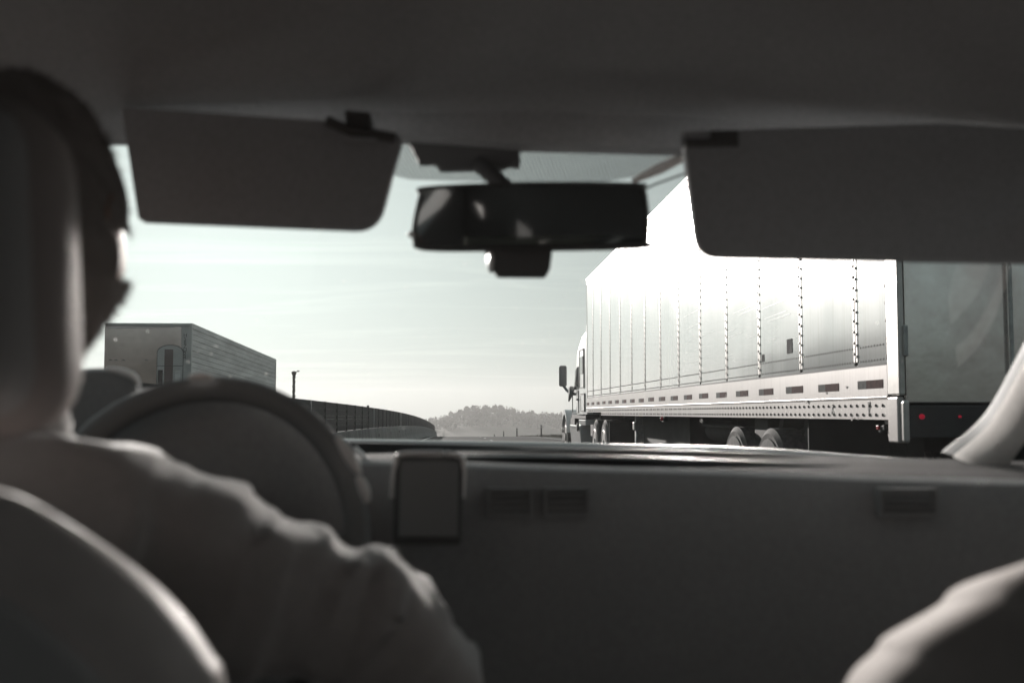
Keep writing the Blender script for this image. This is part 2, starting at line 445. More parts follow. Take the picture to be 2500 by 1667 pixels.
xs = [-1500, -900, -500, -300, -200, -140, -100, -70, -50, -35, -24, -16, -12, -9, -7, -6, -5.2, -4.2, -3, -1, 2, 5, 7, 9, 12, 16, 24, 35, 50, 70, 85, 100, 120, 140, 160, 200, 260, 340, 420, 500, 900, 1500]
ys = [-1500, -900, -600, -460, -400, -360, -330, -300, -260, -220, -180, -140, -100, -80, -60, -40, -20, -5] + list(range(0, 120, 6)) + list(range(120, 480, 20)) + list(range(480, 720, 15)) + [720, 760, 900, 1200, 1700]
g = grid(xs, ys, ground).build('ground', M['soil'], smooth=180)
g['kind'] = 'structure'

ROAD_L, ROAD_R = -2.0, 7.3
ys_r = [-80, -40, -20, -10, 0] + [4 + 3 * i for i in range(100)] + [320, 360, 420, 480]
road = grid([ROAD_L - 0.1, 0, 2, 4, 6, ROAD_R], ys_r, lambda x, y: prof(y)).build('road', M['asphalt'], smooth=180)
road['kind'] = 'structure'
oroad = grid([-14.5, -11, -8, -5.4], [-60, -20] + [3 * i for i in range(60)] + [200, 240], lambda x, y: opp(y) + 0.03).build('road', M['asphalt'], smooth=180)
oroad['kind'] = 'structure'
def strip(x, w, ya, yb, name):
    n = max(2, int((yb - ya) / 3) + 1)
    yy = [ya + (yb - ya) * i / (n - 1) for i in range(n)]
    return grid([x - w / 2, x + w / 2], yy, lambda X, Y: prof(Y) + 0.006).build(name, M['road_paint'], road)
strip(-1.72, 0.14, -40, 300, 'edge_line')
strip(6.05, 0.14, -40, 300, 'edge_line')
for k in range(16):
    y0 = -6 + 12.2 * k
    strip(1.95, 0.12, y0, y0 + 3.05, 'lane_dash')

# ------------------------------------------------------------------ median barrier and glare screen
BX = -2.42
barrier = thing('median_barrier', (BX, 40, 0), 'long grey concrete median barrier along the left edge of the road', 'barrier')
SEG = 6.0
prof_b = [(-0.30, 0.0), (-0.30, 0.08), (-0.14, 0.33), (-0.08, 0.81), (0.08, 0.81), (0.14, 0.33), (0.30, 0.08), (0.30, 0.0)]
for k in range(-1, 22):
    y0 = 6 + k * SEG + 0.012; y1 = y0 + SEG - 0.024
    rings = []
    for i in range(4):
        y = y0 + (y1 - y0) * i / 3
        rings.append([Vector((BX + a, y, prof(y) + b - 0.02)) for a, b in prof_b])
    MB().loft(rings).build('barrier_segment', M['concrete'], barrier, bevel=0.012)
    # dark lifting slot near the top of each segment
    ym = y0 + SEG * 0.5
    MB().box((BX + 0.09, ym - 0.12, prof(ym) + 0.52), (BX + 0.118, ym + 0.12, prof(ym) + 0.60)).build('lifting_slot', M['seam'], barrier)
screen = thing('glare_screen', (BX, 40, 0.8), 'dark slatted glare screen standing on top of the concrete median barrier', 'fence')
slat_n = 0
ysc = 4.0
posts_y = []
while ysc < 132:
    posts_y.append(ysc); ysc += 2.0
for i, y in enumerate(posts_y[:-1]):
    y2 = posts_y[i + 1]
    pr = 0.05 if i == 13 else 0.004
    z = prof(y) + 0.785
    MB().box((BX - 0.03, y - 0.03, z), (BX + 0.03, y + 0.03, z + 0.60 + pr)).build('post', M['galv'] if i in (4, 7, 14, 22) else M['dark_mesh'], screen)
    # woven strips, one per course near the car, one sheet farther off
    ncourse = 9 if y < 30 else 1
    hcs = 0.585 / ncourse
    for c in range(ncourse):
        za = prof(y) + 0.80 + c * hcs; zb = prof(y2) + 0.80 + c * hcs
        th = 0.012; g_ = 0.0012 if ncourse > 1 else 0.0
        off = 0.006 * (1 if c % 2 else -1)
        q = [(BX - th + off, y + 0.031, za + g_), (BX + th + off, y + 0.031, za + g_), (BX + th + off, y2 - 0.031, zb + g_), (BX - th + off, y2 - 0.031, zb + g_)]
        h = hcs - g_
        q2 = [(a, b, d + h) for a, b, d in q]
        MB().hexa(q + q2).build('slat' if ncourse > 1 else 'panel', M['dark_mesh'], screen)

# scrub that shows ragged above the far end of the screen
def clump_mesh(rx, rz, n, size, seed, squash=1.0):
    rnd = random.Random(seed); mb = MB()
    for _ in range(n):
        th = rnd.random() * 2 * math.pi; u = rnd.random() ** 0.45; ph = math.acos(2 * rnd.random() - 1)
        lob = 0.75 + 0.35 * noise.noise(Vector((math.cos(th) * 1.7 + seed, math.sin(th) * 1.7, ph)))
        p = Vector((math.sin(ph) * math.cos(th) * rx * u * lob, math.sin(ph) * math.sin(th) * rx * u * lob, math.cos(ph) * rz * u * lob))
        a = Vector((rnd.gauss(0, 1), rnd.gauss(0, 1), rnd.gauss(0, 1))).normalized()
        b = a.orthogonal().normalized(); c = a.cross(b)
        s = size * rnd.uniform(0.5, 1.3)
        mb.add([p + b * s, p + c * s * 0.6, p - b * s, p - c * s * 0.6], [(0, 1, 2, 3)])
    return mb
shrub_src = None
for k in range(12):
    y = 52 + k * 6.3 + random.uniform(-1.5, 1.5)
    h = random.uniform(0.30, 0.5) + 0.0025 * (y - 50)
    x = BX - 1.0 - random.random() * 0.5
    base = prof(y) * 0.85 + opp(y) * 0.15 if False else ground(x, y)
    top = prof(y) + 1.40 + h * 0.35
    nth = ('nearest', 'second nearest', 'third nearest', 'fourth nearest', 'fifth nearest', 'sixth nearest', 'seventh nearest', 'eighth nearest', 'ninth nearest', 'third farthest', 'second farthest', 'farthest')[k]
    t = thing('median_shrub', (x, y, base), 'low dark shrub above the far glare screen, ' + nth + ' of the row', 'shrub', 'scrub behind the far glare screen')
    hh = top - base
    m_ = clump_mesh(0.8, hh * 0.42, 260, 0.13, 50 + k)
    m_.v = [(a + x, b + y, c + base + hh * 0.58) for a, b, c in m_.v]
    m_.build('foliage', M['foliage'], t)
    MB().tube([(x, y, base - 0.05), (x + 0.05, y, base + hh * 0.35), (x - 0.03, y + 0.05, base + hh * 0.7)], [0.05, 0.035, 0.015], 6).build('stem', M['bark'], t)

# pole with a camera bracket beyond the screen
P = at(717, 967, 70); top = at(717, 909, 70)
gz = ground(P.x, 70)
pole = thing('camera_pole', (P.x, 70, gz), 'thin dark knobbly pole with a small bracket on top, behind the median screen', 'pole')
pp = []; rr = []
nseg = 40
for i in range(nseg + 1):
    z = gz - 0.1 + (top.z - gz + 0.1) * i / nseg
    pp.append((P.x + 0.012 * math.sin(i * 1.7), 70 + 0.01 * math.cos(i * 2.1), z)); rr.append(0.085 + 0.022 * math.sin(i * 2.4) + 0.01 * random.random())
MB().tube(pp, rr, 8).build('shaft', M['wood_pole'], pole, smooth=60)
MB().tube([(P.x, 70, top.z - 0.18), (P.x, 70, top.z + 0.02), (P.x, 70, top.z + 0.08)], [0.13, 0.17, 0.07], 8).build('cap', M['wood_pole'], pole)
MB().tube([(P.x, 70, top.z), (P.x + 0.28, 69.9, top.z + 0.06)], 0.02, 6).build('bracket_arm', M['wood_pole'], pole)
MB().box((P.x + 0.22, 69.8, top.z + 0.04), (P.x + 0.36, 69.98, top.z + 0.12)).build('camera_head', M['black_plastic'], pole, bevel=0.01)

# ------------------------------------------------------------------ roadside posts and grass on the right
for k, (px, y, ht, words) in enumerate([(1321.5, 83, 1.0, 'tallest and nearest grey delineator post, just left of the white truck'), (1262, 116, 1.0, 'second nearest grey delineator post on the grass verge'),
                                 (1229.5, 147, 1.05, 'third delineator post along the verge, near the crest'), (1207, 182, 1.25, 'smallest and farthest delineator post at the road crest')]):
    p = at(px, 1060, y); gz = ground(p.x, y)
    t = thing('delineator_post', (p.x, y, gz), words, 'post', 'delineator posts along the right verge')
    w = 0.055 + 0.012 * k
    MB().hexa([(p.x - w, y - 0.03, gz - .1), (p.x + w, y - 0.03, gz - .1), (p.x + w, y + 0.03, gz - .1), (p.x - w, y + 0.03, gz - .1),
               (p.x - w, y - 0.03, gz + ht), (p.x + w, y - 0.03, gz + ht - 0.04), (p.x + w, y + 0.03, gz + ht - 0.04), (p.x - w, y + 0.03, gz + ht)]).build('shaft', M['chassis'], t, bevel=0.008)
    MB().box((p.x - w * 0.8, y - 0.038, gz + ht - 0.26), (p.x + w * 0.8, y - 0.031, gz + ht - 0.12)).build('reflector', M['tape_silver'], t)
gm = MB(); rnd = random.Random(3)
for _ in range(9000):
    y = 22 + rnd.random() ** 1.3 * 120; x = ROAD_R + 0.15 + rnd.random() ** 1.5 * 9
    z = ground(x, y); h = rnd.uniform(0.12, 0.42) * (0.6 + 0.6 * abs(noise.noise(Vector((x * .4, y * .15, 0))))); w = rnd.uniform(0.01, 0.03)
    a = rnd.random() * math.pi; lx, ly = math.cos(a) * w, math.sin(a) * w; bx, by = rnd.gauss(0, .10), rnd.gauss(0, .10)
    gm.add([(x - lx, y - ly, z), (x + lx, y + ly, z), (x + bx, y + by, z + h)], [(0, 1, 2)])
gr = gm.build('verge_grass', M['grass']); gr['kind'] = 'stuff'
tag(gr, 'rough dry grass on the verge right of the road', 'grass')

# ------------------------------------------------------------------ wooded hill
wm = MB(); rnd = random.Random(11)
def crown(mb, c, r, h, rnd, n=46):
    for _ in range(n):
        d = Vector((rnd.gauss(0, 1), rnd.gauss(0, 1), rnd.gauss(0, 1))).normalized() * rnd.random() ** 0.35
        p = Vector(c) + Vector((d.x * r, d.y * r, d.z * h))
        a = Vector((rnd.gauss(0, 1), rnd.gauss(0, 1), rnd.gauss(0, 1))).normalized(); b = a.orthogonal().normalized(); q = a.cross(b)
        s = r * rnd.uniform(0.22, 0.5)
        mb.add([p + b * s, p + q * s * 0.7, p - b * s, p - q * s * 0.7], [(0, 1, 2, 3)])
for _ in range(2400):
    x = rnd.uniform(-40, 330); y = rnd.uniform(590, HILL_Y + 4)
    z = ground(x, y); h = rnd.uniform(2.8, 5.6)
    crown(wm, (x, y, z + h * 0.6), rnd.uniform(0.9, 1.9), h * 0.5, rnd, 30)
wo = wm.build('hill_wood', M['foliage_far']); wo['kind'] = 'stuff'
tag(wo, 'hazy wood covering the far hill beyond the crest of the road', 'wood')
ridge_words = ['farthest left of the trees standing out on the hazy ridge', 'small round tree on the left slope of the ridge', 'leaning tree halfway up the left slope of the ridge',
               'rounded tree just left of the hill top', 'broad tree at the hill top', 'tall tree at the middle of the hill top', 'twin tree right of the hill top',
               'tallest tree on the right shoulder of the hill', 'lone thin tree standing up from the right slope', 'rightmost tree on the ridge before the truck']
for k, (px, py) in enumerate([(1052, 1019), (1100, 1004), (1124, 999), (1140, 992), (1156, 989), (1186, 989), (1208, 988), (1224, 989), (1256, 997), (1300, 1001)]):
    pt = at(px, py, HILL_Y - 2)
    x = pt.x; gz = ground(x, HILL_Y - 2)
    t = thing('ridge_tree', (x, HILL_Y - 2, gz), ridge_words[k], 'tree', 'trees along the far ridge')
    hgt = pt.z - gz
    rr_ = (1.6, 1.5, 1.7, 1.9, 1.7, 2.0, 1.6, 2.2, 1.3, 1.7)[k]
    c_ = MB(); crown(c_, (x, HILL_Y - 2, gz + hgt * 0.72), rr_, hgt * 0.3, rnd, 90); c_.build('crown', M['foliage_far'], t)
    MB().tube([(x, HILL_Y - 2, gz - 0.3), (x + 0.2, HILL_Y - 2, gz + hgt * 0.45), (x, HILL_Y - 2, gz + hgt * 0.8)], [0.28, 0.2, 0.08], 6).build('trunk', M['bark'], t)

# ------------------------------------------------------------------ wheels
def wheel_meshes(rad=0.51, w=0.27):
    mb = MB()
    pr = [(-w / 2, rad * 0.58), (-w / 2 - 0.005, rad * 0.72), (-w / 2, rad * 0.80), (-w / 2 + 0.012, rad * 0.81), (-w / 2 + 0.006, rad * 0.90), (-w / 2 + 0.03, rad * 0.97)]
    for i in range(5):
        a = -w / 2 + 0.035 + (w - 0.07) * i / 4
        pr += [(a, rad), (a + 0.022, rad), (a + 0.027, rad - 0.012), (a + 0.031, rad - 0.012)]
    pr += [(w / 2 - 0.006, rad * 0.90), (w / 2 - 0.012, rad * 0.81), (w / 2, rad * 0.8), (w / 2, rad * 0.58)]
    mb.lathe(pr, 'X', 40)
    ty = bpy.data.meshes.new('tyre'); ty.from_pydata(mb.v, [], mb.f); ty.materials.append(M['tyre'])
    m2 = MB()
    m2.lathe([(-w / 2 - 0.004, rad * 0.60), (-w / 2 - 0.012, rad * 0.56), (-w / 2 + 0.03, rad * 0.52), (-w / 2 + 0.07, rad * 0.40), (-w / 2 + 0.05, rad * 0.30), (-w / 2 + 0.02, rad * 0.26), (-w / 2 - 0.03, rad * 0.20), (-w / 2 - 0.035, 0.02)], 'X', 32)
    for k in range(10):
        t = 2 * math.pi * k / 10
        c = (-w / 2 + 0.03, math.cos(t) * rad * 0.34, math.sin(t) * rad * 0.34)
        m2.lathe([(0.02, 0.018), (-0.035, 0.018), (-0.037, 0.004)], 'X', 6, c=c)
    rm = bpy.data.meshes.new('rim'); rm.from_pydata(m2.v, [], m2.f); rm.materials.append(M['rim'])
    for me in (ty, rm):
        bm = bmesh.new(); bm.from_mesh(me); bmesh.ops.recalc_face_normals(bm, faces=bm.faces); bm.to_mesh(me); bm.free()
        me.polygons.foreach_set('use_smooth', [True] * len(me.polygons)); me.set_sharp_from_angle(angle=R(40))
    return ty, rm
TYRE, RIM = wheel_meshes()
def wheel(parent, x, y, z):
    """outboard wheel facing -X; the tyre is the part, its rim a sub-part"""
    t = bpy.data.objects.new('wheel', TYRE); col.objects.link(t); t.location = (x, y, z); t.rotation_euler = (random.random() * 6.28, 0, 0)
    t.parent = parent; t.matrix_parent_inverse = world_of(parent).inverted()
    r = bpy.data.objects.new('rim', RIM); col.objects.link(r); r.parent = t
    return t

# ------------------------------------------------------------------ the long white trailer on the right
TX0, TX1 = 2.90, 5.50            # near and far side
TY0, TY1 = 6.98, 23.2            # end of the side panels (rear) and front wall
Z_RB, Z_RC, Z_RT, Z_TOP = 1.105, 1.245, 1.485, 4.09
tr = thing('semi_trailer', (4.2, 15.0, 0), 'long white riveted box trailer alongside the car in the right lane', 'trailer')
posts = [7.555 + 1.223 * i for i in range(13)]
edges = [TY0] + posts + [TY1]
for i in range(14):
    y0, y1 = edges[i] + (0.0 if i == 0 else 0.032), edges[i + 1] - (0.032 if i < 13 else 0.0)
    MB().box((TX0, y0, Z_RT + 0.004), (TX0 + 0.03, y1, Z_TOP - 0.13)).build('side_panel', M['trailer_panel'], tr)
def dome(mb, c, r, n=6, depth=0.5, ax=-1):
    ring = [(c[0], c[1] + r * math.cos(2 * math.pi * k / n), c[2] + r * math.sin(2 * math.pi * k / n)) for k in range(n)]
    ring2 = [(c[0] + ax * r * depth, c[1] + r * 0.6 * math.cos(2 * math.pi * k / n), c[2] + r * 0.6 * math.sin(2 * math.pi * k / n)) for k in range(n)]
    fs = [(k, (k + 1) % n, n + (k + 1) % n, n + k) for k in range(n)] + [tuple(range(n, 2 * n))]
    mb.add(ring + ring2, fs)
for y in posts:
    # logistics post: a recessed joint between the sheets with two raised flanges carrying rivets
    mb = MB()
    mb.box((TX0 + 0.003, y - 0.032, Z_RT + 0.03), (TX0 + 0.03, y + 0.032, Z_TOP - 0.13))
    mb.box((TX0 - 0.004, y - 0.036, Z_RT + 0.03), (TX0 + 0.003, y - 0.012, Z_TOP - 0.135))
    mb.box((TX0 - 0.004, y + 0.012, Z_RT + 0.03), (TX0 + 0.003, y + 0.036, Z_TOP - 0.135))
    po = mb.build('panel_post', M['alu'], tr)
    rv = MB()
    nz = 30
    for k in range(nz):
        z = Z_RT + 0.07 + (Z_TOP - 0.2 - Z_RT) * k / nz
        dome(rv, (TX0 - 0.004, y - 0.025, z), 0.012); dome(rv, (TX0 - 0.004, y + 0.025, z + 0.02), 0.012)
    ro = rv.build('rivet_row', M['rivet'], po); ro['kind'] = 'stuff'
for zr in (1.615, 1.515):
    rv = MB(); y = TY0 + 0.03
    while y < TY1:
        dome(rv, (TX0, y, zr), 0.0085, 5); y += 0.051
    ro = rv.build('rivet_row', M['bolt'], tr); ro['kind'] = 'stuff'
# bottom rail: broad plate, rolled crease and bolted lower flange
MB().box((TX0 - 0.012, TY0, Z_RC), (TX0 + 0.05, TY1, Z_RT - 0.014)).build('rail_plate', M['trailer_rail'], tr)
MB().box((TX0 - 0.002, TY0, Z_RT - 0.0135), (TX0 + 0.03, TY1, Z_RT + 0.0035)).build('rail_groove', M['seam'], tr)
MB().tube([(TX0 - 0.012, TY0, Z_RC + 0.012), (TX0 - 0.012, TY1, Z_RC + 0.012)], 0.007, 10).build('rail_bead', M['trailer_rail'], tr, smooth=60)
MB().box((TX0 - 0.006, TY0, Z_RB), (TX0 + 0.05, 21.0, Z_RC - 0.003)).build('lower_flange', M['trailer_rail'], tr)
MB().box((TX0 - 0.0055, 21.003, Z_RB + 0.06), (TX0 + 0.05, TY1, Z_RC - 0.003)).build('lower_flange', M['trailer_rail'], tr)
for zb in (1.201, 1.137):
    bm_ = MB(); y = TY0 + 0.10
    while y < (TY1 - .2 if zb > 1.15 else 20.8):
        dome(bm_, (TX0 - 0.006, y, zb), 0.0125, 7, 0.7)
        if y < 12.6: y += 0.1165
        else:
            dome(bm_, (TX0 - 0.006, y + 0.11, zb), 0.0125, 7, 0.7); y += 0.29
    ro = bm_.build('bolt_row', M['bolt'], tr); ro['kind'] = 'stuff'
# conspicuity tape, 0.45 m pieces every 0.83 m: a short silver part and a longer red part
for k in range(20):
    yc = 7.275 + 0.83 * k
    if yc > TY1 - 0.1: break
    jz = random.uniform(-0.003, 0.003)
    t = MB().box((TX0 - 0.0145, yc - 0.225, 1.318 + jz), (TX0 - 0.012, yc + 0.065, 1.376 + jz)).build('reflective_tape', M['tape_red'], tr)
    MB().box((TX0 - 0.0145, yc + 0.0652, 1.318 + jz), (TX0 - 0.012, yc + 0.225, 1.376 + jz)).build('silver_section', M['tape_silver'], t)
# top rail
MB().box((TX0 - 0.010, TY0, Z_TOP - 0.128), (TX0 + 0.05, TY1, Z_TOP - 0.045)).build('top_rail', M['trailer_rail'], tr)
MB().box((TX0 - 0.022, TY0, Z_TOP - 0.043), (TX0 + 0.06, TY1 + 0.02, Z_TOP)).build('roof_cap', M['alu'], tr, bevel=0.008)
MB().box((TX0 + 0.061, TY0, Z_TOP - 0.04), (TX1 - 0.061, TY1, Z_TOP - 0.006)).build('roof', M['trailer_rail'], tr)
MB().box((TX1 - 0.06, TY0, Z_RB), (TX1, TY1, Z_TOP)).build('far_side', M['trailer_panel'], tr)
MB().box((TX0 + 0.051, TY1 - 0.04, Z_RT), (TX1 - 0.061, TY1, Z_TOP - 0.045)).build('front_wall', M['trailer_panel'], tr)
MB().box((TX0 - 0.004, TY1 + 0.001, Z_RB + 0.06), (TX0 + 0.07, TY1 + 0.05, Z_TOP - 0.01)).build('front_corner_post', M['chassis'], tr)
MB().box((TX0 + 0.051, TY0, Z_RB + 0.17), (TX1 - 0.061, TY1 - 0.041, Z_RB + 0.22)).build('floor', M['chassis'], tr)
cmn = MB(); 
for k in range(52):
    y = TY0 + 0.15 + k * 0.305
    cmn.box((TX0 + 0.06, y, Z_RB + 0.02), (TX1 - 0.07, y + 0.06, Z_RB + 0.169))
cmn.build('crossmembers', M['chassis'], tr)
# rear corner post, frame, doors
RY = 6.78
cp = MB().box((TX0 - 0.014, RY, Z_RC + 0.02), (TX0 + 0.028, TY0 - 0.002, Z_TOP - 0.02)).build('rear_corner_post', M['alu'], tr, bevel=0.012)
MB().box((TX0 - 0.016, RY + 0.03, 0.955), (TX0 + 0.03, TY0 - 0.004, Z_RC + 0.012)).build('corner_casting', M['trailer_rail'], tr, bevel=0.012)
MB().box((TX0 - 0.005, RY - 0.045, 0.955), (TX0 + 0.035, RY + 0.028, Z_RC - 0.01)).build('dock_bumper', M['alu'], tr, bevel=0.02)
rv = MB()
for k in range(22): dome(rv, (TX0, TY0 + 0.028, Z_RT + 0.05 + k * 0.118), 0.012, 7)
ro = rv.build('rivet_row', M['bolt'], tr); ro['kind'] = 'stuff'
MB().box((TX0 + 0.03, RY + 0.002, 3.95), (TX1 - 0.101, RY + 0.12, Z_TOP - 0.02)).build('rear_header', M['trailer_rail'], tr)
MB().box((TX1 - 0.10, RY, 0.955), (TX1, TY0 - 0.002, Z_TOP - 0.02)).build('rear_corner_post', M['alu'], tr)
MB().box((TX0 + 0.037, RY - 0.02, 0.99), (TX1 - 0.101, RY + 0.12, 1.20)).build('rear_sill', M['chassis'], tr, bevel=0.01)
for a, b in ((TX0 + 0.034, 4.197), (4.203, TX1 - 0.105)):
    d = MB().box((a, RY + 0.004, 1.215), (b, RY + 0.05, 3.945)).build('rear_door', M['door_gloss'], tr, bevel=0.008)
    xs_ = (a + 0.55 * (b - a), a + 0.75 * (b - a))
    for xx in xs_:
        MB().tube([(xx, RY - 0.03, 1.10), (xx, RY - 0.03, 3.98)], 0.014, 8).build('lock_rod', M['galv'], d, smooth=60)
    for z in (1.62, 2.45, 3.2, 3.8):
        hx = a - 0.01 if a < 4 else b - 0.01
        MB().box((hx - 0.01, RY - 0.022, z - 0.10), (hx + 0.02, RY + 0.003, z + 0.10)).build('hinge', M['galv'], d, bevel=0.006)
for x, q_ in ((3.018, 0.8), (3.27, 0.4), (5.2, 0.8)):
    MB().lathe([(-0.0, 0.022 * q_), (-0.018, 0.02 * q_), (-0.025, 0.008 * q_)], 'Y', 14, c=(x, RY - 0.02, 1.127)).build('marker_light', M['red_lit'], tr, smooth=60)
for x in (3.55, 4.85):
    MB().box((x - 0.04, RY + 0.02, 0.55), (x + 0.04, RY + 0.10, 0.989)).build('guard_upright', M['chassis'], tr)
MB().box((TX0 + 0.15, RY + 0.015, 0.46), (TX1 - 0.15, RY + 0.105, 0.549)).build('underride_guard', M['galv'], tr, bevel=0.008)
# lamp bracket hanging under the rear of the rail
br = MB().hexa([(2.97, 6.88, 0.985), (3.0, 6.88, 0.985), (3.0, 7.18, 0.985), (2.97, 7.18, 0.985), (2.97, 6.99, 1.10), (3.0, 6.99, 1.10), (3.0, 7.24, 1.10), (2.97, 7.24, 1.10)]).build('lamp_bracket', M['trailer_rail'], tr)
for y in (6.96, 7.19):
    l = MB().box((2.925, y - 0.055, 1.02), (2.968, y + 0.055, 1.065), rot=Matrix.Rotation(R(-12), 3, 'X')).build('side_lamp', M['chassis'], br, bevel=0.012)
    MB().box((2.912, y + 0.02, 1.035), (2.9245, y + 0.06, 1.065)).build('lens', M['red_lens'], br, bevel=0.004)
MB().lathe([(0, 0.03), (-0.03, 0.028), (-0.04, 0.008)], 'X', 14, c=(TX0 - 0.001, 14.75, 1.07)).build('marker_light', M['red_lens'], tr, smooth=60)
MB().box((TX0 + 0.0, 14.66, 1.03), (TX0 + 0.05, 14.84, 1.104)).build('lamp_bracket', M['chassis'], tr)
# stickers, scuffs, painted marks
MB().prism([(TX0 - 0.003, 9.00, 1.665), (TX0 - 0.003, 9.15, 1.665), (TX0 - 0.003, 9.15, 1.79), (TX0 - 0.003, 9.00, 1.79)], (0.0025, 0, 0)).build('sticker', M['sticker'], tr)
MB().prism([(TX0 - 0.004, 9.005, 1.67), (TX0 - 0.004, 9.10, 1.67), (TX0 - 0.004, 9.005, 1.785)], (0.0008, 0, 0)).build('sticker_corner', M['tape_silver'], tr)
MB().prism([(TX0 - 0.003, 9.84, 1.63), (TX0 - 0.003, 9.92, 1.63), (TX0 - 0.003, 9.92, 1.70), (TX0 - 0.003, 9.84, 1.70)], (0.0025, 0, 0)).build('sticker', M['sticker'], tr)
def letter(strokes, y, z, s, name):
    mb = MB()
    for (a, b), (c, d) in strokes:
        p = Vector((TX0 - 0.0085, y - a * s, z + b * s)); q = Vector((TX0 - 0.0085, y - c * s, z + d * s))
        t = (q - p).normalized(); w = Vector((0, -t.z, t.y)) * s * 0.10
        mb.prism([p - w, p + w, q + w, q - w], (0.002, 0, 0))
    mb.build(name, M['black_paint'], tr)
letter([((0, 0), (0.3, 0.55)), ((0.3, 0.55), (0.3, 1.0)), ((0.3, 0.6), (0.7, 0.0))], 8.06, 1.142, 0.075, 'painted_mark')
letter([((-0.1, 1.0), (0.5, 1.0)), ((0.45, 1.0), (0.1, 0.1)), ((0.1, 0.0), (0.5, 0.0)), ((0.05, 0.9), (0.05, 0.3))], 7.33, 1.142, 0.078, 'painted_mark')
sc = MB(); rnd = random.Random(5)
for k in range(34):                      # scratches brushed along the side
    y = rnd.uniform(8.8, 12.6); z = rnd.uniform(1.75, 2.6); L = rnd.uniform(0.15, 1.0); dz = -0.02 * L
    sc.prism([(TX0 - 0.002, y, z), (TX0 - 0.002, y + L, z + dz), (TX0 - 0.002, y + L, z + dz + 0.004), (TX0 - 0.002, y, z + 0.005)], (0.0015, 0, 0))
so = sc.build('scratches', M['cab_white'], tr); so['kind'] = 'stuff'
dn = MB()
for (y, z, s) in ((8.62, 1.262, 0.05), (7.72, 1.345, 0.02), (8.15, 1.31, 0.02), (7.62, 1.112, 0.03), (7.5, 1.112, 0.02), (9.8, 1.262, 0.02)):
    dn.prism([(TX0 - 0.0165, y - s, z), (TX0 - 0.0165, y, z - s * 0.7), (TX0 - 0.0165, y + s * 0.8, z - 0.2 * s), (TX0 - 0.0165, y + s * .4, z + 0.25 * s)], (0.003, 0, 0))
do = dn.build('scuffs', M['bolt'], tr); do['kind'] = 'stuff'
# running gear
for y in (9.86, 11.08):
    wheel(tr, TX0 + 0.16, y, 0.50); wheel(tr, TX0 + 0.47, y, 0.50)
    w_ = wheel(tr, TX1 - 0.16, y, 0.50); w2 = wheel(tr, TX1 - 0.47, y, 0.50)
    MB().tube([(TX0 + 0.3, y, 0.5), (TX1 - 0.3, y, 0.5)], 0.07, 10).build('axle', M['chassis'], tr)
MB().box((3.75, 8.7, 0.78), (3.9, 12.6, 1.104)).build('bogie_rail', M['chassis'], tr)
MB().box((4.6, 8.7, 0.78), (4.75, 12.6, 1.104)).build('bogie_rail', M['chassis'], tr)
MB().box((3.05, 10.25, 0.86), (3.4, 10.75, 1.104)).build('suspension_hanger', M['chassis'], tr, bevel=0.03)
MB().box((3.15, 9.0, 0.86), (3.45, 9.5, 1.104)).build('suspension_hanger', M['chassis'], tr, bevel=0.03)
MB().hexa([(3.1, 10.1, .80), (3.3, 10.1, .80), (3.3, 10.25, .80), (3.1, 10.25, .80), (3.1, 9.9, 1.104), (3.3, 9.9, 1.104), (3.3, 10.02, 1.104), (3.1, 10.02, 1.104)]).build('torque_arm', M['chassis'], tr)
for (y, x) in ((12.1, 3.2), (9.55, 3.3)):
    MB().tube([(x, y, 1.1), (x, y - 0.12, 0.72)], 0.035, 8).build('shock_absorber', M['chassis'], tr)
MB().tube([(3.15, 11.6, 1.0), (3.15, 13.4, 1.0)], 0.02, 6).build('air_line', M['chassis'], tr)
MB().lathe([(0, 0.14), (1.3, 0.14)], 'Y', 16, c=(3.5, 12.9, 0.92)).build('air_tank', M['chassis'], tr, smooth=40)
# rounded mud guards over each wheel pair
for y in (9.86, 11.08, 12.3):
    ring = []
    o_ = MB(); a0 = [(math.cos(R(a)), math.sin(R(a))) for a in range(20, 161, 14)]
    outer = [(3.62, y + 0.66 * c, 0.50 + 0.56 * s) for c, s in a0]; 
    o_.prism(outer + [(3.62, y + 0.5 * c, 0.45) for c in (-1, 1)], (0.5, 0, 0)).build('brake_housing', M['chassis'], tr)
MB().box((3.40, 15.3, 0.52), (5.2, 19.6, 1.10)).build('underfloor_box', M['chassis'], tr, bevel=0.02)
MB().box((3.0, 8.92, 0.30), (3.7, 8.94, 1.10)).build('mud_flap', M['chassis'], tr)
MB().box((4.7, 8.92, 0.30), (5.4, 8.94, 1.10)).build('mud_flap', M['chassis'], tr)
# landing gear
for x in (3.05, 5.15):
    lg = MB().box((x, 17.85, 0.30), (x + 0.13, 17.98, 1.10)).build('landing_leg', M['galv'], tr, bevel=0.01)
    MB().tube([(x + 0.02, 17.86, 0.80), (x - 0.06, 17.60, 0.30)], 0.02, 6).build('brace', M['galv'], lg)
    MB().tube([(x + 0.1, 17.98, 0.80), (x + 0.14, 18.25, 0.30)], 0.02, 6).build('brace', M['galv'], lg)
    MB().box((x - 0.06, 17.8, 0.26), (x + 0.19, 18.03, 0.299)).build('foot', M['galv'], lg)
    MB().box((x - 0.035, 17.83, 0.86), (x - 0.001, 18.0, 1.0)).build('gearbox', M['alu'], lg, bevel=0.015)

